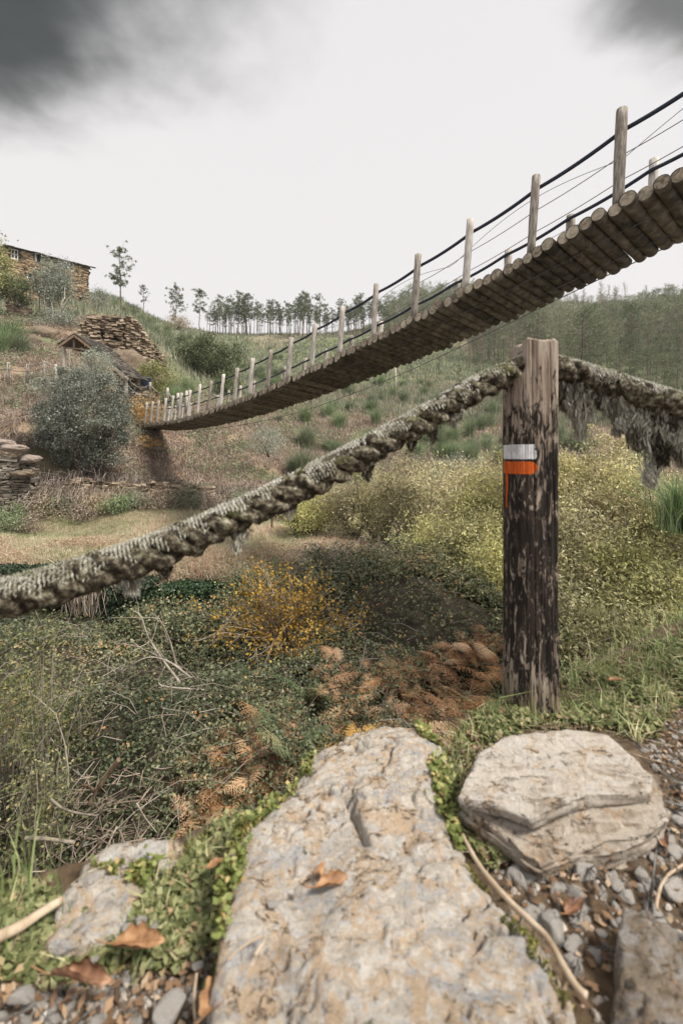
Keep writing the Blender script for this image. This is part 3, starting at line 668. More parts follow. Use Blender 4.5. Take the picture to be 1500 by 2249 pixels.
def far_post(x, y, zt, lab):
    z0 = float(near_z(np.array([x]), np.array([y]))[0])-.3; p = np.array([(x+.01*math.sin(q*3), y, z0+(zt-z0)*q) for q in np.linspace(0, 1, 30)]); mb = MB(); tube(mb, p, .07, 40, nz=.012, nsc=14)
    tag(mb.build('handrail_post', bpy.data.materials['weathered post wood'], smooth=True), lab, 'post')
far_post(-3.0, 1.17, .05, 'dark weathered post carrying the lower end of the left rope, beyond the left photo edge'); far_post(3.2, 2.18, .40, 'dark weathered post carrying the far end of the right rope, beyond the right photo edge')

# ------------------------------------------------------------------ foreground stones, gravel, plants, leaves, sticks
def gz(x, y): return float(near_z(np.array([x]), np.array([y]))[0])
def stones():
    A = lambda *a, **k: stone(*a, **k)
    A(1158, 1917, 92, 'flat pale grey stone just below the front tip of the slab', -.745, 1, .15, sy=.85)
    A(1224, 1952, 50, 'small blunt tan stone next to the flat pale stone below the slab', -.745, 3, .4)
    A(1372, 1968, 66, 'pale squarish grey stone above the upright rock at lower right', -.74, 4, .7)
    A(1410, 1942, 52, 'grey-white block stone touching the squarish stone under the slab', -.74, 6, .2)
    A(1478, 1948, 92, 'large flat grey stone cut by the right edge of the photo', -.73, 2, .3)
    A(1278, 2032, 58, 'bluish grey cube-like stone right of the long twig', -.75, 5, .5, sz=1.4)
    A(1322, 2062, 62, 'tan wedge-shaped stone leaning on the bluish cube-like stone', -.75, 7, -.3, sy=.6)
    A(1312, 2012, 92, 'long narrow tan stone lying diagonally above the cube-like stone', -.745, 0, -.85, sy=.3)
    A(1268, 2085, 60, 'worn grey stone wedged between the twig and the upright rock', -.755, 8, 1.2, sy=.6)
    A(1318, 2110, 40, 'small pale stone beside the foot of the upright rock', -.755, 3, .2)
    A(1447, 1858, 46, 'small white stone at the right-hand foot of the slab', -.735, 6, .9)
    A(1482, 1800, 50, 'pale grey stone near the right photo edge level with the slab', -.73, 4, .1)
    A(1482, 1868, 55, 'grey stone at the right photo edge below the slab', -.73, 1, .6)
    A(1210, 1600, 74, 'small lichen-crusted stone set in moss at the foot of the post', -.735, 8, .1, sy=.5)
    A(1300, 2205, 46, 'little beige stone at the lower end of the long twig', -.76, 2, .2)
    A(600, 1985, 36, 'rounded grey pebble sitting on the left part of the boulder', -.69, 5, 0)
    A(655, 1955, 30, 'small white pebble beside the curled leaf on the boulder', -.69, 7, .5)
    A(760, 1995, 16, 'tiny white pebble below the curled leaf on the boulder', -.692, 3, .5)
    A(373, 2212, 105, 'flat pale slab stone between two dead leaves at bottom left', -.765, 1, 1.1, sy=.9)
    A(310, 2020, 40, 'bluish grey stone among the moss left of the boulder', -.765, 4, .4)
    A(335, 2035, 34, 'pale stone wedged in moss beside the bluish grey one', -.765, 6, 1.4)
    A(278, 2035, 30, 'small pale stone on the moss just below the bank rock', -.765, 2, .4)
    A(435, 2120, 36, 'slate blue stone beside the orange leaf at lower left', -.765, 5, .3)
    A(170, 2075, 42, 'bluish stone tilted among moss at lower left', -.765, 0, .8)
    A(205, 2110, 34, 'pale narrow stone just above the dark curled leaf', -.765, 7, .8, sy=.5)
    A(50, 2190, 70, 'pale rounded stone at the lower left corner', -.77, 3, .2)
    A(115, 2240, 46, 'white stone at the bottom edge near the left corner', -.77, 8, .2)
    A(215, 2235, 50, 'pale grey stone at the bottom edge under the dark curled leaf', -.77, 6, .2)
    # small repeats
    reg = pl([(1130, 1900), (1260, 1905), (1400, 1905), (1470, 1840), (1500, 1700), (1620, 1700), (1620, 2150), (1330, 2150), (1250, 2150), (1190, 2050), (1110, 1960)], -.76)
    for p in scatter(reg, 130):
        s = (.009+.026*rng.random()**2); z = gz(*p); px = 750+F*p[0]/p[1]; py = HY-F*z/p[1]
        stone(px, py, s*2/p[1]*F, None, z+.004)
    reg = pl([(1400, 1640), (1500, 1590), (1620, 1600), (1620, 1740), (1480, 1760), (1440, 1700)], -.74)
    for p in scatter(reg, 60):
        s = (.006+.012*rng.random()**2); z = gz(*p); px = 750+F*p[0]/p[1]; py = HY-F*z/p[1]
        stone(px, py, s*2/p[1]*F, 'small grey stone on the gravel path to the right of the slab', z+.003, group='gravel stones right of the slab')
    reg = pl([(-60, 2140), (160, 2120), (380, 2110), (470, 2090), (455, 2300), (-60, 2300)], -.78)
    for p in scatter(reg, 90):
        s = (.006+.014*rng.random()**2); z = gz(*p); px = 750+F*p[0]/p[1]; py = HY-F*z/p[1]
        stone(px, py, s*2/p[1]*F, 'small rounded stone in the gravel at the lower left', z+.003, group='gravel stones at lower left')
stones()
def gravel():
    mb = MB(); regs = [(pl([(1040, 1880), (1260, 1890), (1460, 1830), (1440, 1700), (1340, 1600), (1560, 1500), (1900, 1500), (1900, 2300), (1330, 2400), (1170, 2150), (1120, 2020)], -.76), 2600), (pl([(-500, 2100), (150, 2110), (480, 2040), (440, 2600), (-800, 2600)], -.78), 2200), ([(-2.5, -1.5), (2.5, -1.5), (2.5, .3), (-2.5, .3)], 2500), ([(.8, .3), (3.5, .3), (3.5, 1.6), (1.0, 1.3)], 2500)]
    base = np.array([[-1, -.4, 0], [-.3, -1, -.1], [.7, -.7, 0], [1, .3, .1], [.2, 1, 0], [-.8, .6, -.1], [-.2, -.3, .8], [.5, .1, .7], [-.1, .4, .75], [0, 0, -.7]])
    tri = np.array([[0, 1, 6], [1, 2, 7], [1, 7, 6], [2, 3, 7], [3, 4, 8], [3, 8, 7], [4, 5, 8], [5, 0, 6], [5, 6, 8], [6, 7, 8]])
    for poly, n in regs:
        q = scatter(poly, n); z = near_z(q[:, 0], q[:, 1]); s = .0025+.006*rng.random(n)**2; ang = rng.random(n)*6.28
        B = base[None]*s[:, None, None]*(1+rng.normal(size=(n, 10, 3))*.12); B[..., 1] *= (.6+.4*rng.random(n))[:, None]; B[..., 2] *= .75
        X = B[..., 0]*np.cos(ang)[:, None]-B[..., 1]*np.sin(ang)[:, None]; Y = B[..., 0]*np.sin(ang)[:, None]+B[..., 1]*np.cos(ang)[:, None]
        V = np.stack([X+q[:, 0:1], Y+q[:, 1:2], B[..., 2]+z[:, None]+s[:, None]*.2], -1)
        mb.add(V, (np.arange(n)[:, None, None]*10+tri[None]).reshape(-1, 3), np.repeat(rng.random(n), 10))
    m, nt, b, _ = new_mat('gravel chips'); nt.links.new(ramp(nt, attr(nt, 'rnd').outputs['Fac'], [(0, (.07, .055, .04)), (.35, (.20, .165, .13)), (.7, (.36, .32, .28)), (.88, (.52, .49, .45)), (1, (.34, .17, .08))]), b.inputs['Base Color']); b.inputs['Roughness'].default_value = .8
    tag(mb.build('gravel', m), 'fine grey gravel and grit scattered over the path soil', 'gravel', kind='stuff')
gravel()
# upright rock at the bottom right corner
URK = pl([(1345, 2060), (1390, 1990), (1440, 1975), (1480, 1995), (1510, 2060), (1530, 2200), (1560, 2400), (1320, 2420), (1325, 2249), (1330, 2130)], -.66)
o = field_rock('upright_rock', rockmat('tan and grey rock', [(.15, .115, .08), (.29, .235, .175), (.36, .345, .335), (.46, .40, .33)], 3, (0, 0, .2), .2, .018, .0, (.30, .20, .12)), URK, lambda x, y: -.650-.05*ss(.69, .55, y)+0*x, edge=.045, step=.0035, amp=.024, seed=21, grain=(3.2, .8))
tag(o, 'blurred tan and grey rock standing up at the bottom right corner', 'rock')

M_grass = leafmat('fresh grass', [(0, (.055, .085, .02)), (.4, (.12, .17, .045)), (.75, (.22, .26, .09)), (.95, (.40, .36, .18))], .35, .55, 6, .25, gain=2.0)
M_herb = leafmat('small herb leaves', [(0, (.06, .075, .02)), (.5, (.145, .165, .05)), (.85, (.26, .265, .11)), (1, (.36, .24, .12))], .3, .5, 8, .2, gain=1.7)
M_moss = leafmat('moss', [(0, (.05, .05, .012)), (.5, (.13, .135, .03)), (.85, (.24, .22, .06)), (1, (.30, .20, .09))], .2, .9, 10, .3, gain=1.9)
M_straw = leafmat('dry straw', [(0, (.14, .085, .045)), (.5, (.30, .21, .13)), (1, (.50, .42, .31))], .15, .8, 5, .2)
def near_plants():
    GA = pl([(470, 1800), (540, 1792), (525, 1850), (485, 1935), (468, 2010), (474, 2070), (380, 2100), (150, 2115), (-400, 2180), (-400, 1895), (0, 1900), (110, 1945), (125, 1995), (240, 2000), (255, 1960), (300, 1925), (350, 1890), (385, 1850)], -.77)
    GB = pl([(935, 1600), (1000, 1585), (1110, 1545), (1240, 1560), (1330, 1612), (1170, 1620), (1060, 1652), (1035, 1700), (1003, 1758), (1050, 1815), (1150, 1875), (1080, 1890), (1030, 1850), (990, 1780), (965, 1700)], -.74)
    GC = pl([(1235, 1490), (1350, 1455), (1500, 1410), (1900, 1380), (1900, 1500), (1500, 1560), (1420, 1640), (1330, 1612), (1240, 1590)], -.73)
    GD_ = pl([(1000, 1770), (1060, 1800), (1150, 1860), (1250, 1890), (1240, 1930), (1150, 1890), (1060, 1870)], -.76)
    GE = [(-7, -.8), (-3, .2), (-1.3, .6), (-.75, .74), (-1.2, .2), (-6, -3)]
    GF = [(1.2, 1.2), (1.5, 1.8), (2.5, 2.3), (4.5, 3.0), (7, 3.3), (7, 1.5), (3, 1.2)]
    moss = MB(); herb = MB(); gr = MB(); st = MB()
    for k_, (poly, nm_, nh, ng, gh, nst) in enumerate([(GA, 16000, 3000, 200, .045, 160), (GB, 14000, 1900, 240, .04, 320), (GC, 12000, 5200, 900, .06, 700), (GD_, 1500, 900, 30, .03, 40), (GE, 5000, 1800, 2500, .09, 300), (GF, 5000, 3000, 3500, .08, 300)]):
        q = scatter(poly, nm_); q = q[fbm(xyz(q[:, 0], q[:, 1]), 11, 3, .5, 5) > -.22]; z = near_z(q[:, 0], q[:, 1])
        hgt = .012*ss(-.2, .3, fbm(xyz(q[:, 0], q[:, 1]), 22, 2))
        leaves(moss, np.c_[q, z+hgt*rng.random(len(q))+.002], .007+.006*rng.random(len(q)), .0035, .3, np.array([[0, 0, .8]])+rdir(len(q))*.7)
        q = scatter(poly, nh); q = q[fbm(xyz(q[:, 0], q[:, 1]), 9, 3, .5, 25) > -.05]; n = len(q)
        # little rosettes: several leaves about each crown
        for r_ in range(4):
            off = rng.normal(size=(n, 2))*.008; z = near_z(q[:, 0]+off[:, 0], q[:, 1]+off[:, 1])
            leaves(herb, np.c_[q+off, z+.006+.018*rng.random(n)], .012+.012*rng.random(n), .007+.006*rng.random(n), 1.6)
        q = scatter(poly, ng); z = near_z(q[:, 0], q[:, 1]); n = len(q)
        for r_ in range(3): blades(gr, np.c_[q+rng.normal(size=(n, 2))*.006, z], gh*(.5+rng.random(n)), .0028+.0016*rng.random(n), .7)
        q = scatter(poly, nst); z = near_z(q[:, 0], q[:, 1]); n = len(q); d = rng.normal(size=(n, 3)); d[:, 2] = .12+rng.random(n)*.3; d = unit(d)*(.02+.05*rng.random((n, 1)))
        sticks(st, np.c_[q, z+.006], np.c_[q, z+.006]+d, .0011, .0006, 4)
    # brown leaf litter on the bare soil
    lit = MB()
    for poly, n in ((pl([(1040, 1880), (1260, 1890), (1460, 1830), (1440, 1700), (1340, 1600), (1560, 1500), (1900, 1500), (1900, 2300), (1330, 2400), (1170, 2150), (1120, 2020)], -.76), 900), (GC, 300), (GB, 350), (pl([(-300, 2080), (470, 2060), (440, 2400), (-500, 2400)], -.78), 500)):
        q = scatter(poly, n); z = near_z(q[:, 0], q[:, 1]); leaves(lit, np.c_[q, z+.004+.008*rng.random(len(q))], .010+.016*rng.random(len(q)), .006+.007*rng.random(len(q)), 2.0)
    tag(lit.build('leaf_litter', leafmat('brown litter', [(0, (.07, .04, .025)), (.5, (.22, .125, .07)), (.85, (.38, .24, .14)), (1, (.50, .38, .26))], .1, .8, 9, .2, gain=1.1)), 'crumbled brown leaf litter on the soil between the stones', 'leaf litter', kind='stuff')
    q = np.c_[-.46-.45*rng.random(30), .70+.12*rng.random(30)]; blades(gr, np.c_[q, near_z(q[:, 0], q[:, 1])], .08+.13*rng.random(30), .0035+.002*rng.random(30), .5, seg=4)
    # grass spilling over the edge on the right and the far left, and along the whole bank lip
    lip = []
    for i in range(2600):
        x = rng.random()**.8*6.3+.25 if rng.random() < .62 else -rng.random()*5-.55
        lip.append((x, np.interp(x, ex, ey)+rng.normal()*.05+.0))
    q = np.array(lip); z = near_z(q[:, 0], q[:, 1]); blades(gr, np.c_[q, z], .05+.10*rng.random(len(q)), .003+.002*rng.random(len(q)), .6)
    tag(moss.build('moss', M_moss), 'low cushions of yellow green moss between the foreground rocks', 'moss', kind='stuff')
    tag(herb.build('ground_herbs', M_herb), 'small round-leaved herbs creeping over the foreground bank', 'ground cover', kind='stuff')
    tag(gr.build('grass', M_grass), 'short fresh green grass on the foreground bank', 'grass', kind='stuff')
    tag(st.build('dry_stalks', M_straw), 'dry straw stalks littering the foreground bank', 'straw', kind='stuff')
near_plants()
from mathutils.bvhtree import BVHTree
def rock_moss():
    """moss creeping over the rims of the boulder and the bank rock, laid on the real rock surface"""
    mb = MB(); hb = MB()
    for nm, regs in (('bedrock_boulder', [([(430, 1800), (560, 1745), (660, 1680), (690, 1655), (680, 1720), (600, 1790), (520, 1860), (440, 1860)], 5200, .25), ([(925, 1585), (1010, 1600), (1030, 1850), (1000, 1860), (960, 1760), (945, 1680), (910, 1640)], 6500, .5), ([(470, 1900), (540, 1880), (520, 2000), (500, 2060), (455, 2100)], 2600, .3), ([(1040, 1880), (1200, 2080), (1260, 2180), (1230, 2180), (1020, 1890)], 700, .0)]), ('bank_rock', [([(200, 1850), (420, 1830), (400, 1930), (300, 2040), (200, 2070), (260, 1960), (330, 1890)], 3000, .3), ([(110, 1980), (200, 2060), (120, 2080)], 900, .3)])):
        o = bpy.data.objects[nm]; t = BVHTree.FromPolygons([v.co[:] for v in o.data.vertices], [p.vertices[:] for p in o.data.polygons])
        for poly, n, hh in regs:
            q = scatter(pl(poly, -.71), n); q = q[fbm(xyz(q[:, 0], q[:, 1]), 13, 4, .6, 3) > -.05]; P_ = []
            for x, y in q:
                h = t.ray_cast(Vector((x, y, 1)), Vector((0, 0, -1)))
                if h[0] is not None: P_.append(h[0][:])
            if not P_: continue
            P_ = np.array(P_); m = len(P_); leaves(mb, P_+[0, 0, .002]+np.array([0, 0, 1])*(.008*rng.random((m, 1))), .007+.006*rng.random(m), .0036, .3, np.array([[0, 0, .8]])+rdir(m)*.7)
            k = rng.random(m) < hh*.16
            for _ in range(4): leaves(hb, P_[k]+rng.normal(size=(k.sum(), 3))*.006+[0, 0, .012], .013, .009, 1.4)
    tag(mb.build('rock_moss', M_moss), 'yellow green moss creeping over the rims of the foreground rocks', 'moss', kind='stuff')
    tag(hb.build('rock_herbs', M_herb), 'tiny round-leaved herbs rooted along the rims of the foreground rocks', 'ground cover', kind='stuff')
rock_moss()
M_dead = woodmat('dead leaf brown', [(.3, (.15, .075, .035)), (.5, (.34, .19, .095)), (.7, (.50, .32, .18))], (6, 6, 6), .5, .5, .002)
M_dead2 = woodmat('dark dead leaf', [(.3, (.07, .035, .022)), (.5, (.20, .10, .06)), (.7, (.42, .26, .16))], (6, 6, 6), .5, .5, .002)
M_vein = plain('leaf vein', (.30, .16, .08))
def fallen_leaf(px, py, z, L, W, rz, curl, mat, label, tilt=(0, 0), twist=0, lift=.006):
    NL, NW = 26, 13; u = np.linspace(0, 1, NL); v = np.linspace(-1, 1, NW); U, Vv = np.meshgrid(u, v, indexing='ij')
    wd = W/2*np.sin(np.pi*U**.8)**.75*(1+.10*np.sin(U*26)*(np.abs(Vv) > .8)); x = (U-.5)*L; y = Vv*wd
    zz = curl*y*y/(W/2)*.42+.18*L*np.sin(U*2.8+seedn(px))*(.25)+twist*(U-.5)*y*6+fbm(xyz(x*1., y), 40, 3, .5, px)*.004
    y = y*(1-.35*abs(curl)*np.abs(Vv)); t = MB(); V1 = np.stack([x, y, zz], -1); V2 = V1.copy(); V2[..., 2] -= .0009
    f = grid_faces(NL, NW); t.add(V1.reshape(-1, 3), f, .5); t.add(V2.reshape(-1, 3), f[:, ::-1], .5)
    e = [i*NW for i in range(NL)]+[(NL-1)*NW+j for j in range(1, NW)]+[i*NW+NW-1 for i in range(NL-2, -1, -1)]+[j for j in range(NW-2, 0, -1)]
    n0 = NL*NW; t.F.append(np.array([[e[i], e[(i+1) % len(e)], e[(i+1) % len(e)]+n0, e[i]+n0] for i in range(len(e))]))
    L, W = L, W; g = G(px, py, z); o = t.build('fallen_leaf', mat, smooth=True); o.location = (g[0], g[1], z+lift); o.rotation_euler = (tilt[0], tilt[1], rz); o.scale = (.85, .85, .85)
    tag(o, label, 'leaf', 'dead leaves lying in the foreground')
    mid = np.stack([x[:, NW//2], y[:, NW//2], zz[:, NW//2]+.0009], -1)
    stem = np.array([mid[0]+np.array([-.32*L*s, .03*L*s*s, .01*s]) for s in (1, .66, .33)]); tube(m2 := MB(), np.concatenate([stem, mid[:-2]]), np.r_[np.full(3, .0011), np.linspace(.0010, .0004, NL-2)], 5)
    m2.build('leaf_stem', M_vein, o)
def seedn(px): return (px*.37) % 3
fallen_leaf(305, 2078, -.745, .092, .062, .10, 1.3, M_dead, 'orange brown curled leaf on moss at lower left', (.12, -.05), .1)
fallen_leaf(180, 2160, -.755, .11, .055, -.05, 1.9, M_dead2, 'dark curled leaf with a lighter end at the lower left corner', (.1, 0), .3)
fallen_leaf(478, 2190, -.735, .085, .062, 1.35, .8, M_dead, 'pale brown leaf standing on its tip beside the left foot of the boulder', (.1, .25), .2)
fallen_leaf(728, 1945, -.706, .070, .045, .45, 1.2, M_dead, 'ochre leaf lying curled on the middle of the boulder', (.1, .05), .2)
fallen_leaf(703, 1915, -.702, .055, .034, 1.15, -1.4, M_dead, 'narrow folded leaf touching the ochre leaf on the boulder', (.2, .3), .3)
fallen_leaf(475, 1905, -.735, .040, .026, .8, 1.0, M_dead, 'small rusty leaf in the grass by the left side of the boulder')
fallen_leaf(1262, 2000, -.735, .060, .034, .6, .9, M_dead2, 'reddish brown leaf on the soil between twig and stones')
fallen_leaf(1355, 1498, -.70, .065, .030, .1, .8, M_dead, 'tan leaf on the green grass right of the post')
fallen_leaf(1448, 1845, -.73, .060, .045, 1.3, 1.2, M_dead2, 'rust coloured leaf at the right foot of the slab')
M_twig = woodmat('pale twig', [(.3, (.20, .14, .09)), (.5, (.38, .29, .20)), (.7, (.52, .43, .32))], (4, 4, 4), .5)
def px_path(pts, z, n=50): return smooth_path([np.r_[G(x, y, zz if zz is not None else z), (zz if zz is not None else z)] for x, y, zz in [(p+(None,) if len(p) == 2 else p) for p in pts]], n)
def twig(pts, z, r0, r1, label, sub=()):
    p = px_path(pts, z); o = tube(MB(), p, np.linspace(r0, r1, len(p)), 8, nz=.0008, nsc=90).build('twig', M_twig, smooth=True); tag(o, label, 'twig'); return o
twig([(1015, 1835), (1050, 1900), (1100, 1962), (1160, 2020), (1205, 2060), (1240, 2130), (1270, 2175), (1290, 2190)], -.715, .0038, .0052, 'long pale twig lying along the right side of the boulder')
twig([(-40, 2075), (40, 2040), (90, 2005), (140, 1975)], -.755, .009, .006, 'brown stick lying on grass at the left photo edge')
twig([(1500, 1900), (1455, 1930), (1440, 1990), (1445, 2000)], -.72, .002, .0025, 'thin reddish curved twig near the right photo edge')
twig([(500, 2110), (545, 2070), (590, 2052), (560, 2100)], -.69, .0013, .0018, 'thin bent stalk on the left flank of the boulder')
twig([(1235, 1590), (1300, 1625), (1400, 1660), (1500, 1690)], -.715, .0011, .0011, 'straw stalk lying from the post foot towards the right edge')
twig([(430, 2249), (425, 2190), (432, 2140)], -.745, .0022, .002, 'short pale straw beside the flat stone at the bottom edge')

# ------------------------------------------------------------------ hanging log bridge
M_log = woodmat('grey brown log', [(.28, (.035, .028, .02)), (.5, (.10, .083, .062)), (.72, (.21, .18, .135))], (1.2, 1.2, 1.2), .7, .85, .02)
M_end = woodmat('sawn log end', [(.3, (.13, .10, .07)), (.5, (.32, .27, .20)), (.7, (.50, .43, .33))], (3, 3, 3), .4)
M_bpost = woodmat('silvery bridge post', [(.28, (.17, .145, .115)), (.5, (.38, .345, .30)), (.72, (.58, .545, .50))], (7, 7, .9), .5, .85, .01)
M_brope = plain('dark blue rope', (.028, .036, .055), .7, .4, 60)
M_wire = plain('thin steel wire', (.12, .12, .12), .4)
BK = np.array([445, 553, 640, 694, 743, 781, 809, 830, 853, 868, 884, 893, 905, 911, 917, 921, 924, 927, 929, 931, 931, 930, 928, 926.]); kk = np.arange(24)
bz = (HY-BK)/F*(5.17+.8556*kk); bfit = np.polyfit(kk, bz, 4)
def BP(k, s=0.0, h=0.0):
    """point on the bridge: k = post index along the deck, s = metres from near edge to far edge, h = height over the deck"""
    tx, ty = .786, .6185; lean = .10
    k = np.asarray(k, float); z = np.where(k >= 0, np.polyval(bfit, k), bz[0]-.14*k+.02*k*k+(np.polyval(bfit, 0)-bz[0]))
    return np.stack([3.29-.6735*k+tx*s+tx*lean*h, 5.17+.8556*k+ty*s+ty*lean*h, z-.105*s+h], -1)
def bridge():
    root = empty('suspension_bridge', BP(10)); tag(root, 'long sagging footbridge of round logs with wooden posts and rope handrails', 'bridge')
    inv = np.array(BP(10))
    def par(mb, nm, mat, smooth=False):
        for i in range(len(mb.V)): mb.V[i] = mb.V[i]-inv
        return mb.build(nm, mat, root, smooth)
    K0, K1 = -4, 24; NLOG = (K1-K0)*7
    lst = list(range(NLOG)); rr = random.Random(3); rest = MB(); restend = MB()
    for i in lst:
        k = K0+i/7.0+.0; r = .080+.010*rr.random()**1.3; e0 = .0-.10*rr.random(); e1 = 1.20+.11*rr.random()
        dz = -.08+rr.uniform(-.016, .010); jt = rr.uniform(-.018, .018)
        a = BP(k+jt, e0, dz); b = BP(k-jt, e1, dz); fine = 0 <= i < 110
        n = 9 if fine else 3; pts = a+(b-a)*np.linspace(0, 1, n)[:, None]; rad = r*(1+np.random.default_rng(i).normal(size=n)*.035)*np.linspace(1.04, .96, n)
        mb = MB() if fine else rest
        tube(mb, pts, rad, 16 if fine else 8, nz=.006 if fine else 0, nsc=5, cap=fine, a=rr.random())
        if i < 14 and False: pass
        me = MB() if fine else restend
        t = unit(b-a)
        for q, sg in ((a, -1),):     # the sawn end, a slightly paler disc standing 3 mm proud
            tube(me, [q+t*sg*.0005, q+t*sg*.003], [r*.90, r*.86], 16 if fine else 8, a=rr.random())
        if 10 <= i < 110:
            lo = par(mb, 'deck_log', M_log, True); le = par(me, 'log_end', M_end); le.parent = lo
        elif fine: rest.V += mb.V; rest.F += [f+rest.n for f in mb.F]; rest.A += mb.A; rest.n += mb.n; restend.V += me.V; restend.F += [f+restend.n for f in me.F]; restend.A += me.A; restend.n += me.n
    o = par(rest, 'deck_logs', M_log, True); o['kind'] = 'stuff'; o2 = par(restend, 'log_ends', M_end); o2.parent = o; o2['kind'] = 'stuff'
    # posts on both edges
    for side, s in ((0, .04), (1, 1.18)):
        for k in range(K0, K1+1):
            h = 1.13+rr.uniform(-.04, .04)+(.06 if k == 0 else 0); r = .059+rr.uniform(-.006, .007)*1.2; b0 = BP(k, s, .0); t0 = BP(k+rr.uniform(-.02, .02), s, h); n = 9
            pts = b0+(t0-b0)*np.linspace(0, 1, n)[:, None]; tube(mb := MB(), pts, r*(1+np.random.default_rng(k+40*side+9).normal(size=n)*.025), 12, nz=.004, nsc=9)
            po = par(mb, 'bridge_post', M_bpost, True)
            # wire binding under the post foot
            ring = [BP(k, s, -.002)+np.array([math.cos(x)*r*.8, math.sin(x)*r*.8, 0]) for x in np.linspace(0, 6.28, 13)]; tube(mb := MB(), ring, .006, 5); w_ = par(mb, 'wire_tie', M_wire); w_.parent = po
    def line(s, hs, r, nm, mat, sag=.0, ns=8, k0=K0, k1=K1, off=0.0, tight=None):
        q = np.linspace(k0, k1, (k1-k0)*8+1); f = q-np.floor(q); hh = (hs(q) if callable(hs) else hs)-sag*4*f*(1-f)
        tube(mb := MB(), BP(q, s+off, hh), r, ns); return par(mb, nm, mat, True)
    line(.04, 1.0, .026, 'handrail_rope', M_brope, .03, off=.085); line(1.18, 1.0, .026, 'handrail_rope', M_brope, .03, off=-.085)
    for s, off in ((.04, .06), (1.18, -.06)):
        line(s, .66, .0055, 'side_wire', M_wire, .02, 5, off=off); line(s, .34, .0055, 'side_wire', M_wire, .015, 5, off=off)
        line(s, lambda q: .60+.26*np.abs(np.sin(q*1.35)), .004, 'lashing_wire', M_wire, 0, 5, off=off)
    line(.35, -.165, .006, 'support_cable', M_wire, 0, 5); line(.9, -.165, .006, 'support_cable', M_wire, 0, 5)
    # stabilising stay running under the far edge
    pts = smooth_path([P(2050, 250, 4.4), P(1700, 430, 5.0), P(1500, 525, 5.75), P(1300, 620, 6.9), P(1100, 719, 8.2), P(850, 838, 10.6), P(620, 920, 13.6), P(430, 948, 18), P(330, 935, 22)], 80)
    tube(mb := MB(), pts, .008, 6); par(mb, 'stay_cable', M_wire, True)
bridge()

# ------------------------------------------------------------------ vegetation kit
M_bark = woodmat('bark', [(.3, (.045, .035, .027)), (.5, (.12, .095, .075)), (.7, (.24, .21, .175))], (3, 3, .6), .6)
M_palebark = woodmat('pale bark', [(.3, (.12, .10, .08)), (.5, (.26, .225, .18)), (.7, (.42, .38, .32))], (3, 3, .6), .6)
M_pine = leafmat('pine needles', [(0, (.022, .034, .016)), (.5, (.055, .08, .034)), (1, (.12, .145, .06))], .15, .7, .6, .25, gain=1.9)
M_pinef = leafmat('pale pine needles', [(0, (.05, .072, .034)), (.5, (.10, .132, .062)), (1, (.185, .21, .105))], .2, .7, .6, .25, gain=1.55)
M_olive = leafmat('olive leaves', [(0, (.07, .085, .06)), (.5, (.17, .19, .145)), (1, (.36, .375, .31))], .2, .5, 1.2, .2, gain=1.5)
M_oak = leafmat('dark oak leaves', [(0, (.028, .04, .018)), (.5, (.075, .092, .04)), (1, (.15, .165, .08))], .15, .5, 1, .2)
M_willow = leafmat('willow leaves', [(0, (.09, .09, .04)), (.4, (.205, .19, .085)), (.8, (.36, .33, .16)), (1, (.50, .41, .15))], .35, .5, .7, .25, gain=2.2)
M_willowy = leafmat('yellowing willow leaves', [(0, (.12, .11, .05)), (.4, (.26, .235, .11)), (.8, (.42, .37, .19)), (1, (.54, .45, .20))], .35, .5, .7, .2, gain=1.75)
M_willowg = leafmat('grey green willow leaves', [(0, (.065, .065, .03)), (.45, (.175, .168, .075)), (.85, (.30, .28, .135)), (1, (.48, .40, .13))], .3, .5, .8, .25, gain=2.3)
M_sap = leafmat('sapling leaves', [(0, (.07, .09, .03)), (.5, (.15, .17, .055)), (.85, (.26, .26, .09)), (1, (.42, .34, .09))], .35, .5, 2, .2, gain=1.25)
M_yellow = leafmat('yellow autumn leaves', [(0, (.30, .15, .035)), (.5, (.55, .31, .04)), (1, (.68, .46, .09))], .3, .5, 2, .15, gain=1.15)
M_bramble = leafmat('bramble leaves', [(0, (.028, .036, .018)), (.4, (.085, .10, .05)), (.75, (.155, .165, .085)), (.93, (.30, .25, .11)), (1, (.32, .16, .06))], .15, .42, 1.3, .22, gain=1.75, vary=.6)
M_ivy = leafmat('ivy leaves', [(0, (.012, .024, .012)), (.5, (.03, .052, .026)), (.9, (.07, .10, .05)), (1, (.17, .19, .09))], .1, .4, 2, .15, gain=1.3)
M_fern = leafmat('rust bracken', [(0, (.20, .10, .04)), (.35, (.40, .215, .09)), (.7, (.54, .325, .155)), (1, (.56, .42, .26))], .3, .7, 3, .2, gain=1.25, vary=.35)
M_ferny = leafmat('golden bracken', [(0, (.40, .20, .03)), (.6, (.58, .34, .06)), (1, (.66, .48, .14))], .3, .7, 3, .2, gain=1.2, vary=.2)
M_ferng = leafmat('green bracken', [(0, (.06, .09, .035)), (.6, (.13, .17, .08)), (1, (.30, .24, .11))], .3, .7, 3, .2, gain=1.2, vary=.4)
M_broom = leafmat('green broom', [(0, (.04, .065, .03)), (.5, (.10, .135, .065)), (1, (.20, .225, .125))], .15, .7, .5, .25, gain=2.1)
M_broomy = leafmat('yellow green broom', [(0, (.10, .12, .03)), (.5, (.20, .22, .06)), (1, (.33, .33, .11))], .15, .7, .5, .25)
M_heath = leafmat('brown heath', [(0, (.09, .06, .04)), (.4, (.18, .135, .09)), (.75, (.27, .21, .145)), (1, (.14, .15, .07))], .1, .8, .6, .25, gain=1.8)
M_dry = leafmat('dry bank grass', [(0, (.13, .085, .055)), (.35, (.26, .19, .13)), (.75, (.40, .315, .235)), (1, (.52, .44, .34))], .2, .8, 1.0, .28, gain=1.5)
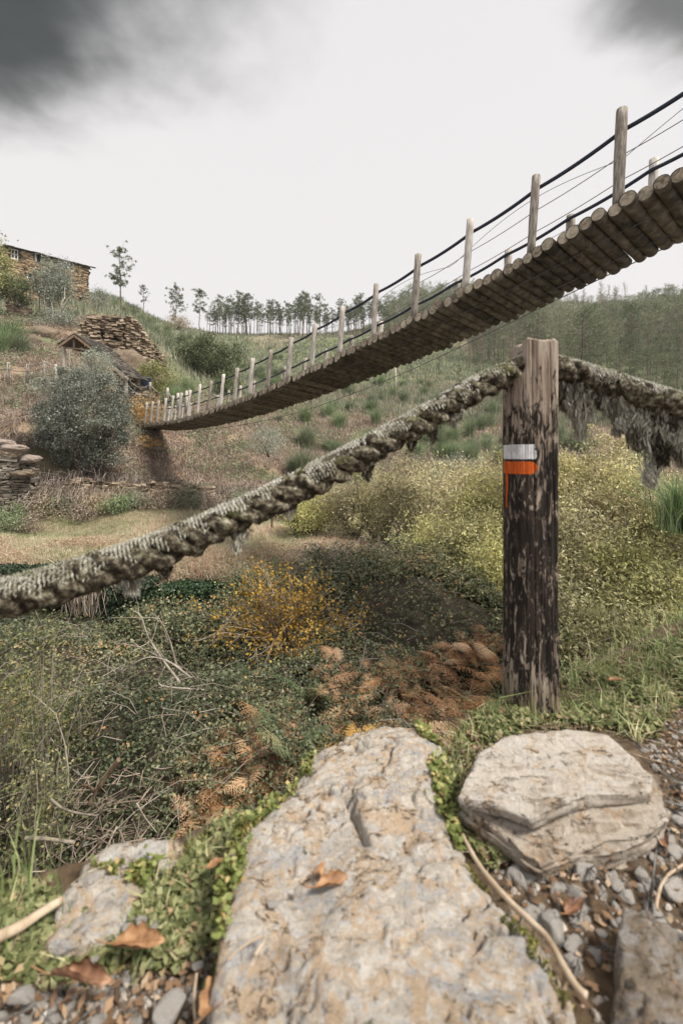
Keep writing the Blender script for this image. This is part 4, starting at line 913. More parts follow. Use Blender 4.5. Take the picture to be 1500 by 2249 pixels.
M_mead = leafmat('meadow grass', [(0, (.10, .13, .045)), (.35, (.21, .24, .10)), (.6, (.33, .29, .17)), (.85, (.43, .34, .24)), (1, (.36, .20, .11))], .25, .8, .55, .38, gain=2.05)
M_rust = leafmat('rusty dead fern litter', [(0, (.17, .11, .075)), (.5, (.32, .23, .16)), (1, (.46, .37, .28))], .2, .8, 1.0, .28, gain=1.7)
M_twigd = leafmat('dry twigs', [(0, (.10, .07, .05)), (.5, (.24, .185, .14)), (1, (.42, .36, .30))], 0, .85, 1, .2, gain=1.15)
M_hillg = leafmat('hill scrub', [(0, (.06, .072, .045)), (.5, (.13, .148, .09)), (.85, (.20, .205, .13)), (1, (.28, .22, .15))], .15, .8, .12, .35, gain=1.7)

def crown_pts(n, rad, cl, clr, seed, lobes=6, hollow=.45):
    """clumps of points in an uneven crown; rad = (rx, ry, rz), centred on the origin"""
    r = np.random.default_rng(seed); d = unit(r.normal(size=(cl, 3))); q = hollow+(1-hollow)*r.random((cl, 1))**.6
    lump = 1+.30*fbm(d, 1.6, 3, .5, seed)[:, None]*2
    c = d*q*lump*np.array(rad)
    k = r.integers(0, cl, n); sz = clr*(.5+r.random(cl))
    return c[k]+r.normal(size=(n, 3))*sz[k][:, None]*np.array([1, 1, .75]), c
def limbs(mb, base, targets, r0, bend=.25, n=7, ns=6, seed=0, rt=.25):
    r = np.random.default_rng(seed)
    for t in targets:
        t = np.asarray(t, float); b = np.asarray(base, float)+r.normal(size=3)*[.03, .03, 0]; L = np.linalg.norm(t-b)
        s = np.linspace(0, 1, n)[:, None]; m = r.normal(size=3)*bend*L*.5; m[2] = abs(m[2])*.6
        p = b+(t-b)*s+m*np.sin(s*math.pi)*.6+r.normal(size=(n, 3))*L*.012
        tube(mb, p, r0*(1-(1-rt)*np.linspace(0, 1, n)), ns, cap=False)
def leafy(name, label, cat, pos, rad, zc, nleaf, L, Wd, mat, cl=70, clr=.2, seed=0, stems=7, r0=.03, bark=None, group=None, up=.3, hollow=.4, crown='crown', trunk='trunk', twigs=0, aniso=None):
    root = empty(name, pos); tag(root, label, cat, group)
    p, c = crown_pts(nleaf, rad, cl, clr, seed, hollow=hollow); p[:, 2] += zc; c = c+np.array([0, 0, zc])
    p = p[p[:, 2] > .02]
    a = np.clip(.5+.28*np.random.default_rng(seed).normal(size=len(p)), 0, 1)
    mb = MB(); leaves(mb, p, L*(.6+.8*rng.random(len(p))), Wd*(.7+.6*rng.random(len(p))), up, aniso, a=a); mb.build(crown, mat, root)
    mb = MB(); limbs(mb, (0, 0, -.1), c[:stems], r0, seed=seed)
    if twigs:
        i = rng.integers(0, len(c), twigs); j = rng.integers(0, len(c), twigs); e = c[i]+rng.normal(size=(twigs, 3))*clr*1.4; s = c[i]*.75+np.array([0, 0, zc])*.0
        sticks(mb, c[i], e, r0*.16, r0*.05, 3)
        sticks(mb, np.tile([[0, 0, 0.]], (min(len(c), 30), 1))+c[:30]*.3, c[:30], r0*.35, r0*.1, 4)
    mb.build(trunk, bark or M_bark, root, smooth=True)
    return root

# ------------------------------------------------------------------ pines
def pine(seed, H, bare, spread, per, mat=M_pine, trunk=.011, dens=46, nm='pine_tree'):
    r = np.random.default_rng(seed); root = empty(nm); n = 14; t = np.linspace(0, 1, n)
    bx = np.cumsum(r.normal(size=n)*.006)*H; by = np.cumsum(r.normal(size=n)*.006)*H; tp = np.stack([bx, by, t*H*.97-.3*(1-t)], -1)
    tm = MB(); tube(tm, tp, H*trunk*(1-.82*t)+.012, 7); cm = MB()
    nb = int(dens); hs = bare+(1-bare)*r.random(nb)**.85; A = []; B = []
    for h in hs:
        u = (h-bare)/(1-bare); z = h*H*.97; L = H*spread*(.35+.9*math.sin(math.pi*min(1, .18+.80*(1-u)))**.8)*(.5+.7*r.random())*(1 if u < .9 else .5)
        az = r.random()*6.283; el = -.1+.7*u+r.normal()*.15
        s = np.array([np.interp(h, t, bx), np.interp(h, t, by), z]); e = s+L*np.array([math.cos(az)*math.cos(el), math.sin(az)*math.cos(el), math.sin(el)])
        A.append(s); B.append(e)
        nc = r.integers(2, 5)
        for q in range(nc):
            c = s+(e-s)*(.45+.6*(q+r.random()*.6)/nc)+r.normal(size=3)*L*.10; k = per
            d = unit(r.normal(size=(k, 3))+[0, 0, .5]); rad_ = H*.026*(.6+.8*r.random())
            leaves(cm, c+d*rad_*r.random((k, 1))**.4, H*.030, H*.0065, 0, d)
    # dead stubs below the crown
    for _ in range(10):
        h = bare*(.35+.65*r.random()); az = r.random()*6.283; s = np.array([np.interp(h, t, bx), np.interp(h, t, by), h*H*.97]); A.append(s); B.append(s+H*.05*(.4+r.random())*np.array([math.cos(az), math.sin(az), .1]))
    sticks(tm, A, B, H*.0028, H*.0008, 4); tm.build('trunk', M_bark, root, True); cm.build('crown', mat, root); return root
def place(root, first, loc, sc=1.0, rz=0):
    o = root if first else copy_tree(root); o.location = tuple(loc); o.scale = (sc,)*3; o.rotation_euler = (rng.normal()*.02, rng.normal()*.02, rz); return o
def base_on_row(px, d0, dz=0): return T(px, d0, dz)
def pines():
    # the four trees that stand alone against the sky
    def at_sky(px, ytop, ybase, d, seed, bare, spread, per, lab, dens=46):
        z0 = (HY-ybase)/F*d; H = (ybase-ytop)/F*d; b = T(px, d); H2 = H+max(0, z0-b[2])
        o = pine(seed, H2, 1-(1-bare)*H/H2, spread, per, dens=dens); o.location = tuple(b); tag(o, lab, 'pine tree'); return o
    at_sky(263, 547, 668, 62, 11, .38, .20, 30, 'tallest lone pine with bare curved trunk right of the stone house', 44)
    at_sky(314, 628, 693, 88, 12, .42, .16, 22, 'small lone pine on the hill, second from the stone house', 34)
    at_sky(385, 627, 715, 95, 13, .18, .20, 26, 'broad lone pine with foliage nearly to the ground, left of the pine row', 60)
    at_sky(441, 637, 727, 105, 14, .42, .15, 24, 'slim pine forming the left end of the pine row on the crest', 40)
    V = [pine(30+i, 10, b, s, 15, dens=dn) for i, (b, s, dn) in enumerate([(.5, .14, 34), (.58, .13, 28), (.42, .15, 40), (.55, .16, 34), (.35, .13, 36)])]
    used = [0]*5; xs = np.linspace(458, 850, 88)+rng.normal(size=88)*2.5
    for i, px in enumerate(xs):
        k = rng.integers(5); d = 112+rng.random()*16; b = T(px, d); top = 652+10*math.sin(px*.045)+rng.random()*22+(14 if i < 5 else 0)
        h = max(6, (HY-top)/F*d-b[2])*(.80+.34*rng.random()); o = place(V[k], not used[k], b, h/10, rng.random()*6.28); used[k] = 1
        tag(o, 'tall bare-trunked pine standing in the row along the hill crest', 'pine tree', 'row of pines along the crest')
    # saplings and thin bare poles between them
    for i in range(34):
        k = rng.integers(5); px = 455+rng.random()*420; d = 116+rng.random()*14; b = T(px, d); o = place(V[k], not used[k], b, .45+.35*rng.random(), rng.random()*6.28); used[k] = 1
        tag(o, 'shorter young pine between the tall trunks of the crest row', 'pine tree', 'row of pines along the crest')
    W = [pine(60+i, 9, b, s, 16, M_pinef, dens=dn, trunk=.009) for i, (b, s, dn) in enumerate([(.12, .22, 50), (.22, .20, 46), (.08, .23, 56), (.34, .18, 38)])]
    used = [0]*4; n = 0
    while n < 148:
        px = 860+rng.random()*900; d = 58+rng.random()**.8*112
        if px < 1000 and d < 110: continue
        if d < 75 and px < 1250: continue
        lim = 640+26*math.sin(px*.011)+rng.random()*30; b = T(px, d); k = rng.integers(4); h = 8+5*rng.random()
        if (HY-(b[2]+h)*F/d) < lim: h = max(3.2, (HY-lim)/F*d-b[2])
        o = place(W[k], not used[k], b, h/9, rng.random()*6.28); used[k] = 1; n += 1
        tag(o, 'pale green pine in the mixed forest on the right-hand hillside', 'pine tree', 'forest on the right-hand hillside')
    for px, d, h in [(1490, 46, 5.5), (1455, 50, 5.2), (1420, 54, 5.8), (1395, 50, 4.6), (1360, 56, 5.6), (1330, 60, 5.8), (1300, 62, 5.2), (1270, 66, 5.5), (1470, 58, 6.5), (1440, 62, 6.4), (1500, 64, 7), (1385, 64, 6.4), (1245, 72, 6), (1520, 52, 6), (1560, 48, 6), (1010, 58, 3.4), (1050, 66, 4.2), (965, 64, 3.2), (1090, 60, 4.4), (1345, 48, 3.4), (1410, 44, 3.2)]:
        o = place(W[rng.integers(4)], False, T(px, d), h/9*1.05, rng.random()*6.28); tag(o, 'bushy pine standing forward of the forest on the right-hand slope', 'pine tree', 'nearer pines on the right-hand slope')
    # the rest of the wood, too many to count: merged copies of slimmer shapes
    fm = MB(); tm = MB(); shapes = []
    for sd in range(4):
        q = pine(80+sd, 9, [.06, .16, .10, .25][sd], .25, 8, M_pinef, dens=44, trunk=.008); cr = [c for c in q.children if c.name.startswith('crown')][0]; tr = [c for c in q.children if c.name.startswith('trunk')][0]; rec = []
        for o in (cr, tr):
            v = np.empty(len(o.data.vertices)*3, np.float32); o.data.vertices.foreach_get('co', v); a = np.empty(len(o.data.vertices), np.float32); o.data.attributes['rnd'].data.foreach_get('value', a); f = [tuple(p.vertices) for p in o.data.polygons if len(p.vertices) == 4]; rec.append((v.reshape(-1, 3), np.array(f), a))
        shapes.append(rec)
        for o in list(q.children)+[q]: bpy.data.objects.remove(o)
    m_ = 0
    while m_ < 900:
        px = 845+rng.random()*1100; d = 66+rng.random()**.8*110
        if px < 1040 and d < 110 or px < 1250 and d < 78: continue
        lim = 634+24*math.sin(px*.011)+rng.random()*34; b = T(px, d); h = 7+5*rng.random()
        if (HY-(b[2]+h)*F/d) < lim: h = max(3.0, (HY-lim)/F*d-b[2])
        k = rng.integers(4); s_ = h/9; an = rng.random()*6.28; M2 = np.array([[math.cos(an), math.sin(an), 0], [-math.sin(an), math.cos(an), 0], [0, 0, 1]])*s_; ca = rng.random()*.7-.35
        for mb_, (v, f, a) in ((fm, shapes[k][0]), (tm, shapes[k][1])): mb_.add(v@M2+b, f, np.clip(a+ca, 0, 1))
        m_ += 1
    fo = fm.build('forest', M_pinef); tag(fo, 'dense pale green pine forest reading as one mass on the right-hand ridge', 'forest', kind='stuff'); tm.build('forest_trunks', M_palebark, fo)['kind'] = 'stuff'
    # leafless grey trees among them
    def bare(seed):
        r = np.random.default_rng(seed); root = empty('bare_tree'); H = 8; mb = MB(); t = np.linspace(0, 1, 9); tr = np.stack([np.cumsum(r.normal(size=9)*.05), np.cumsum(r.normal(size=9)*.05), t*H], -1); tube(mb, tr, .075*(1-.85*t)+.012, 6); mb.build('trunk', M_palebark, root, True)
        A, B = [], []
        for _ in range(70):
            h = .3+.7*r.random(); s = np.array([np.interp(h, t, tr[:, 0]), np.interp(h, t, tr[:, 1]), h*H]); L = 1.5*(1.15-h)+.35; d = unit(r.normal(size=3)*[1, 1, .2]+[0, 0, .8]); e = s+d*L; A.append(s); B.append(e)
            for _ in range(3): A.append(s+(e-s)*r.random()); B.append(A[-1]+unit(r.normal(size=3)+d*1.5)*L*.45)
        sticks(mb := MB(), A, B, .018, .006, 3); mb.build('branches', M_palebark, root); return root
    Bv = [bare(5), bare(6), bare(7)]; used = [0]*3
    for i in range(75):
        px = 900+rng.random()*700; d = 70+rng.random()*85; k = rng.integers(3)
        if px < 1000 and d < 100: d = 110+rng.random()*40
        o = place(Bv[k], not used[k], T(px, d), .7+.5*rng.random(), rng.random()*6.28); used[k] = 1
        tag(o, 'leafless pale grey tree among the pines on the right-hand hillside', 'tree', 'leafless trees in the hillside forest')
pines()

# ------------------------------------------------------------------ scrub, grasses and undergrowth (uncountable cover)
def cover_pts(n, d0, d1, u0, u1, pw=1.0):
    s = math.log(d0)+(math.log(d1)-math.log(d0))*rng.random(n)**pw; u = u0+(u1-u0)*rng.random(n); d = np.exp(s); return u*d, d
def hill_cover():
    def upright(name, lab, cat, n, per, d0, d1, u0, u1, h, mat, wk, keepf=None, lean=.4, spread=.35):
        x, y = cover_pts(n, d0, d1, u0, u1)
        if keepf is not None: k = keepf(x, y); x, y = x[k], y[k]
        z = hz(x, y); m = len(x); mb = MB(); s = (.6+.8*rng.random(m)); col = rng.random(m)
        for _ in range(per):
            sp = spread*s*(.5+h); ox, oy = rng.normal(size=m)*sp, rng.normal(size=m)*sp
            blades(mb, np.c_[x+ox, y+oy, z-.05], h*s*(.5+.7*rng.random(m)), wk*y*.00105+.006, lean, a=np.clip(col*.6+.4*rng.random(m), 0, 1), seg=1)
        tag(mb.build(name, mat), lab, cat, kind='stuff')
    n_ = lambda x, y, s, o: fbm(xyz(x, y), s, 3, .5, o)
    upright('hill_scrub', 'grey green broom and heather carpet on the far hillside', 'scrub', 24000, 10, 40, 170, -.9, 1.2, .8, M_hillg, 1.6, lambda x, y: n_(x, y, .06, 40) < .5)
    upright('hill_dry_grass', 'pale dry grass showing between the scrub on the slopes', 'grass', 9000, 6, 30, 110, -.9, 1.2, .35, M_dry, 1.3, lambda x, y: n_(x, y, .12, 4) > .0)
    upright('slope_heath', 'brown and green heath covering the slope below the forest', 'heath', 17000, 9, 24, 62, -.12, 1.2, .42, M_heath, 1.5, lambda x, y: n_(x, y, .3, 14) > -.25)
    # dry tussocks hanging over the terraces
    x, y = cover_pts(42000, 16.2, 38, -1.1, .12); k = (n_(x, y, .45, 22) > -.35); x, y = x[k], y[k]
    z = hz(x, y); mb = MB(); m = len(x); dn = np.array([[0, -.9, 0]])*np.ones((m, 1))
    for _ in range(4): blades(mb, np.c_[x+rng.normal(size=m)*.12, y+rng.normal(size=m)*.12, z], .22+.30*rng.random(m), .012+.0008*y, .8, D=dn*rng.random((m, 1)), seg=2, droop=.9)
    tag(mb.build('dry_grass', M_dry), 'straw coloured tussocks hanging over the far bank', 'grass', kind='stuff')
    x, y = cover_pts(9500, 16, 40, -1.0, .3); k = (n_(x, y, .5, 62) > -.02); x, y = x[k], y[k]; z = hz(x, y); mb = MB(); m = len(x)
    for _ in range(16): 
        o3 = rng.normal(size=(m, 3))*[.22, .22, .13]; leaves(mb, np.c_[x, y, z+.15]+o3, .05+.0018*y, .03+.0012*y, .4)
    tag(mb.build('low_weeds', M_broom), 'low dull green weeds on the far bank and terraces', 'weeds', kind='stuff')
    # meadow
    x, y = cover_pts(52000, 9.5, 17.2, -1.3, .25); z = hz(x, y); m = len(x); mb = MB()
    pat = n_(x, y, .5, 31)
    for _ in range(2): blades(mb, np.c_[x+rng.normal(size=m)*.03, y+rng.normal(size=m)*.03, z-.01], (.06+.13*rng.random(m))*(1+ss(0, .4, pat)), .010, .9, a=np.clip(.35+pat*.9+.3*rng.normal(size=m), 0, 1), seg=2)
    tag(mb.build('meadow_grass', M_mead), 'tan and green grass of the little meadow beyond the ravine', 'grass', kind='stuff')
    x, y = cover_pts(15000, 9.3, 13, -.9, .3); k = n_(x, y, .6, 77) > .12; x, y = x[k], y[k]; z = hz(x, y); m = len(x); mb = MB()
    for _ in range(5): leaves(mb, np.c_[x+rng.normal(size=m)*.06, y+rng.normal(size=m)*.06, z+.05+.13*rng.random(m)], .07, .014, .2)
    tag(mb.build('dead_fern_litter', M_rust), 'pinkish brown dead fern litter on the meadow', 'dead fern', kind='stuff')
hill_cover()

MOUNDS = [(620, 6.2, .1, .9), (760, 7.6, .45, 1.1), (880, 7.4, .6, 1.0), (980, 7.0, .5, .9), (420, 4.6, .35, .6), (540, 5.0, .3, .6), (250, 4.8, .35, .8), (150, 4.6, .35, .6), (700, 5.4, .25, .6), (1080, 6.4, .5, .8), (60, 6.2, .5, .9), (640, 4.0, .35, .5), (1180, 5.6, .5, .8), (1350, 5.2, .5, .9), (820, 5.6, .15, .6), (350, 3.9, .25, .5)]
def mound(x, y):
    z = hz(x, y)
    for px, d, h, r in MOUNDS: mx = (px-CX)/F*d; z = z+h*np.exp(-((x-mx)**2+(y-d)**2)/r**2)
    return z+fbm(xyz(x, y), 1.6, 3, .5, 51)*.16
def undergrowth():
    xs = np.linspace(-9, 9, 180); ys = np.linspace(2.2, 9.3, 120); X, Y = np.meshgrid(xs, ys, indexing='ij')
    fl = plain('leaf litter', (.075, .062, .045), .95, .5, 6)
    Z = mound(X, Y)-.2; keep = ~((X/Y < -.22) & (Y > 9.0)); Z = np.where(keep, Z, -6)
    tag(MB().add(np.stack([X, Y, Z], -1).reshape(-1, 3), grid_faces(180, 120)).build('ravine_floor', fl, smooth=True), 'dark leaf litter under the brambles in the ravine', 'ground', kind='structure')
    mb = MB(); x, y = cover_pts(56000, 2.6, 9.6, -1.0, .95); k = ~((x/y < -.22) & (y > 8.9)); x, y = x[k], y[k]
    dens = fbm(xyz(x, y), 1.1, 3, .5, 71); k = dens > -.95; x, y, dens = x[k], y[k], dens[k]; z = mound(x, y); m = len(x)
    hh = rng.random(m)**.7*(.16+.22*ss(-.2, .3, dens)); s = .026+.0032*y; c0 = np.clip(.45+.5*fbm(xyz(x, y), .8, 2, .5, 8)+.2*rng.normal(size=m), 0, .97)
    c0 = np.where(rng.random(m) < .012, 1, c0)
    for r_ in range(3):
        o3 = rng.normal(size=(m, 3))*[.025, .025, .012]; leaves(mb, np.c_[x, y, z+hh]+o3, s*(.7+.6*rng.random(m)), s*.62*(.8+.4*rng.random(m)), .9, a=c0)
    tag(mb.build('bramble_thicket', M_bramble), 'dense grey green brambles filling the ravine', 'brambles', kind='stuff')
    mb = MB(); x, y = cover_pts(1700, 2.6, 9, -1.0, .8); z = mound(x, y); m = len(x); d = rng.normal(size=(m, 3)); d[:, 2] = np.abs(d[:, 2])*.35; d = unit(d)
    A = np.c_[x, y, z+.05+.22*rng.random(m)]; M_ = A+d*(.15+.25*rng.random((m, 1))); B = M_+(d+np.array([0, 0, -.5])+rdir(m)*.3)*(.12+.22*rng.random((m, 1)))
    a = rng.random(m); sticks(mb, A, M_, .0045, .0035, 4, a); sticks(mb, M_, B, .0035, .0018, 4, a)
    tag(mb.build('bramble_canes', M_twigd), 'thin dry arching bramble canes in the ravine', 'canes', kind='stuff')
undergrowth()

# ------------------------------------------------------------------ stone house on the hill
def slate_courses(mb, O, ux, L, zfun0, zfun1, hole=None, nrm=None, ch=(.07, .14), cl=(.15, .5), dep=.10, seed=0, proud=.05):
    """rows of rough slate blocks along direction ux from O; hole(t, z) -> True where nothing is laid"""
    r = np.random.default_rng(seed); ux = np.array(ux, float); nrm = np.array(nrm, float); Cc, X, Y, Z = [], [], [], []
    zlo = min(zfun0(t) for t in np.linspace(0, L, 30)); zhi = max(zfun1(t) for t in np.linspace(0, L, 30)); z = zlo
    while z < zhi:
        h = r.uniform(*ch); t = -r.random()*.3
        while t < L:
            l = r.uniform(*cl); tc = t+l/2; zc = z+h/2
            if 0 <= tc <= L and zfun0(tc) < zc < zfun1(tc) and not (hole and (hole(tc, zc) or hole(t+.04, zc) or hole(t+l-.04, zc))):
                p = np.array([O[0]+ux[0]*tc, O[1]+ux[1]*tc, zc])+nrm*(proud*r.random()); tl = r.normal()*.03
                Cc.append(p); X.append(ux*(l*.47)+np.array([0, 0, tl*l])); Y.append(nrm*dep); Z.append(np.array([0, 0, h*.44]))
            t += l
        z += h
    boxes(mb, Cc, np.array(X), np.array(Y), np.array(Z), .014); return mb
def slatemat(name, stops, sc=1.2):
    m, nt, b, _ = new_mat(name); n = noise(nt, sc*4, 5, .7, coords(nt)); n2 = noise(nt, sc*.5, 3, .5, coords(nt)); f = mathn(nt, 'ADD', mathn(nt, 'MULTIPLY', attr(nt, 'rnd').outputs['Fac'], .62), mathn(nt, 'MULTIPLY', n, .38))
    f = mathn(nt, 'ADD', f, mathn(nt, 'MULTIPLY', mathn(nt, 'SUBTRACT', n2, .5), .7))
    nt.links.new(ramp(nt, f, stops), b.inputs['Base Color']); b.inputs['Roughness'].default_value = .85; bump(nt, b, n, .7, .03); return m
M_hwall = slatemat('amber schist masonry', [(.2, (.06, .045, .032)), (.40, (.19, .135, .085)), (.58, (.34, .24, .14)), (.78, (.44, .34, .22)), (.97, (.42, .38, .33))])
M_dwall = slatemat('dark schist dry wall', [(.1, (.09, .07, .05)), (.4, (.22, .17, .12)), (.65, (.36, .28, .20)), (.95, (.52, .45, .37))])
M_gwall = slatemat('grey brown dry wall', [(.1, (.06, .052, .045)), (.4, (.15, .13, .105)), (.65, (.24, .21, .17)), (.95, (.38, .34, .30))])
M_slate = slatemat('dark roof slate', [(.1, (.025, .022, .02)), (.5, (.06, .053, .045)), (.9, (.14, .12, .10))])
M_white = plain('old white paint', (.62, .62, .60), .6, .2, 3); M_void = plain('dark interior', (.012, .011, .010), .9); M_glass = plain('grimy window glass', (.05, .055, .06), .15)
def house():
    A = np.array([-33.26, 42.9]); ux = unit(np.array([5.0, 4.55])); Lw = 7.1; zt = 20.75; z0 = 12.2
    nrm = np.array([ux[1], -ux[0], 0.]); u3 = np.array([ux[0], ux[1], 0.]); root = empty('stone_house', (A[0], A[1], z0)); inv = np.array([A[0], A[1], z0])
    tag(root, 'old amber schist house with a low slate roof and small white-framed windows on the hill', 'house')
    def B(mb, nm, mat, parent=root, sm=False):
        for i in range(len(mb.V)): mb.V[i] = mb.V[i]-inv
        return mb.build(nm, mat, parent, sm)
    def t_of(px):      # where the ray of a photo column meets the wall line
        q = (px-CX)/F; return (q*A[1]-A[0])/(ux[0]-q*ux[1])
    def wz(px, y): t = t_of(px); return (HY-y)/F*(A[1]+ux[1]*t)
    ops = []
    for (x0, x1, y0, y1) in [(24, 40, 546, 568), (77, 93, 556, 576), (133, 153, 569, 592), (59, 74, 600, 612), (108, 113, 652, 668), (174, 181, 652, 676)]:
        xm = (x0+x1)/2; ops.append((t_of(x0), t_of(x1), wz(xm, y1), wz(xm, y0)))
    hole = lambda t, z: any(a-.03 < t < b+.03 and c-.03 < z < d+.03 for a, b, c, d in ops)
    at = lambda t, z, o=0: np.array([A[0]+ux[0]*t, A[1]+ux[1]*t, z])+nrm*o
    mb = slate_courses(MB(), A, u3, Lw, lambda t: z0, lambda t: zt-.05, hole, nrm, dep=.09, seed=2, proud=.06)
    # solid core behind, cut round the openings
    ts = sorted({0, Lw, *[o for q in ops for o in q[:2]]}); zs = sorted({z0, zt-.05, *[o for q in ops for o in q[2:]]})
    for a, b in zip(ts[:-1], ts[1:]):
        for c, d in zip(zs[:-1], zs[1:]):
            if not any(o[0]-.01 < (a+b)/2 < o[1]+.01 and o[2]-.01 < (c+d)/2 < o[3]+.01 for o in ops): boxes(mb, [at((a+b)/2, (c+d)/2, -.33)], np.array([u3*(b-a)/2]), np.array([nrm*.22]), np.array([[0, 0, (d-c)/2]]), 0, .15)
    E1 = at(Lw, 0, -.1)
    slate_courses(mb, E1[:2], -nrm, 5.2, lambda t: z0, lambda t: zt+.55*(1-abs(t-2.6)/2.6)-.1, None, u3, dep=.12, seed=5, proud=.07)
    boxes(mb, [E1-nrm*2.6+u3*(-.35)+[0, 0, (z0+zt)/2]], np.array([u3*.2]), np.array([nrm*2.55]), np.array([[0, 0, (zt-z0)/2]]), 0, .1)
    boxes(mb, [at(Lw/2, (z0+zt)/2, -5.2)], np.array([u3*Lw/2]), np.array([nrm*.2]), np.array([[0, 0, (zt-z0)/2]]), 0, .1)
    boxes(mb, [at(.2, (z0+zt)/2, -2.6)], np.array([u3*.2]), np.array([nrm*2.4]), np.array([[0, 0, (zt-z0)/2]]), 0, .1)
    B(mb, 'wall', M_hwall)
    # roof: two shallow slopes of rough slates
    rb = MB(); r = np.random.default_rng(4); Cc, X, Y, Z = [], [], [], []
    for sgn in (0, 1):
        for row in range(8):
            t = -.25
            while t < Lw+.25:
                l = r.uniform(.4, .9); y = -.35+row*.42; o = .28-y if sgn == 0 else -5.6+y; z = zt+.02+row*.085+r.uniform(0, .05)
                if not (sgn == 0 and row == 0 and r.random() < .12):
                    Cc.append(at(t+l/2, z, (.22-row*.38) if sgn == 0 else (-5.5+row*.38))); X.append(u3*l*.5+[0, 0, r.normal()*.015]); Y.append(nrm*.27+np.array([0, 0, (-.06 if sgn == 0 else .06)])); Z.append(np.array([0, 0, .035]))
                t += l*.96
    boxes(rb, Cc, np.array(X), np.array(Y), np.array(Z), .015); B(rb, 'roof', M_slate)
    names = ['window', 'window', 'window', 'window', 'vent_opening', 'doorway']
    for i, (a, b, c, d) in enumerate(ops):
        m_ = MB(); boxes(m_, [at((a+b)/2, (c+d)/2, -.42)], np.array([u3*(b-a)/2]), np.array([nrm*.02]), np.array([[0, 0, (d-c)/2]]), 0, .5)
        w_ = B(m_, names[i], M_void if i != 0 else M_glass); fr = MB(); wf = .08
        if i in (0, 2):
            for q0, q1, q2, q3 in [(a, a+wf, c, d), (b-wf, b, c, d), (a+wf, b-wf, d-wf, d), (a+wf, b-wf, c, c+wf)]: boxes(fr, [at((q0+q1)/2, (q2+q3)/2, -.10)], np.array([u3*(q1-q0)/2]), np.array([nrm*.06]), np.array([[0, 0, (q3-q2)/2]]), 0, .5)
            if i == 0:
                boxes(fr, [at((a+b)/2, (c+d)/2, -.12)], np.array([u3*.05]), np.array([nrm*.04]), np.array([[0, 0, (d-c)/2-wf]]), 0, .5)
                boxes(fr, [at((a+b)/2, c+(d-c)*.5, -.13)], np.array([u3*((b-a)/2-wf)]), np.array([nrm*.03]), np.array([[0, 0, .04]]), 0, .5)
            B(fr, 'window_frame', M_white, w_)
            if i == 2:      # boarded with one small broken pane
                s_ = MB(); h = [(a+wf, a+(b-a)*.52, c+wf, d-wf), (a+(b-a)*.86, b-wf, c+wf, d-wf), (a+(b-a)*.52, a+(b-a)*.86, c+(d-c)*.55, d-wf), (a+(b-a)*.52, a+(b-a)*.86, c+wf, c+(d-c)*.12)]
                for q0, q1, q2, q3 in h: boxes(s_, [at((q0+q1)/2, (q2+q3)/2, -.14)], np.array([u3*(q1-q0)/2]), np.array([nrm*.02]), np.array([[0, 0, (q3-q2)/2]]), 0, .5)
                B(s_, 'shutter', M_white, w_)
        elif i in (1, 3):
            boxes(fr, [at(a+.05, (c+d)/2, -.16)], np.array([u3*.06]), np.array([nrm*.12]), np.array([[0, 0, (d-c)/2]]), 0, .5)
            if i == 3: boxes(fr, [at(b-.03, (c+d)/2, -.16)], np.array([u3*.03]), np.array([nrm*.1]), np.array([[0, 0, (d-c)/2]]), 0, .5)
            B(fr, 'window_reveal', M_white, w_)
house()

def dry_wall(p0, p1, h0, h1, label, seed, mat=None, wob=.25, thick=.25, sink=.5, ch=(.035, .09), cl=(.10, .38), name='dry_stone_wall', jag=.15):
    """free-standing or retaining wall from p0 to p1 (ground points), heights h0, h1"""
    p0 = np.array(p0); p1 = np.array(p1); d = p1-p0; L = np.hypot(d[0], d[1]); u = np.array([d[0]/L, d[1]/L, 0]); n = np.array([u[1], -u[0], 0]); n = n if n[1] < 0 else -n
    g = lambda t: p0[2]+(p1[2]-p0[2])*t/L
    top = lambda t: g(t)+h0+(h1-h0)*t/L+jag*float(fbm(np.array([[t*.8, seed, 0]]), 1, 3)[0])*2
    mb = slate_courses(MB(), p0[:2], u, L, lambda t: g(t)-sink, top, None, n, ch, cl, thick*.6, seed, .10)
    K = 14
    for i in range(K):
        a, b = L*i/K, L*(i+1)/K; zt = min(top(a), top(b))-.08; zb = min(g(a), g(b))-sink
        boxes(mb, [np.array([p0[0], p0[1], 0])+u*(a+b)/2-n*thick*.9+np.array([0, 0, (zt+zb)/2])], np.array([u*(b-a)/2]), np.array([n*thick*.6]), np.array([[0, 0, max(.05, (zt-zb)/2)]]), 0, .1)
    o = mb.build(name, mat or M_gwall); return tag(o, label, 'stone wall')
def tp(px, y, d): return P(px, y, d)
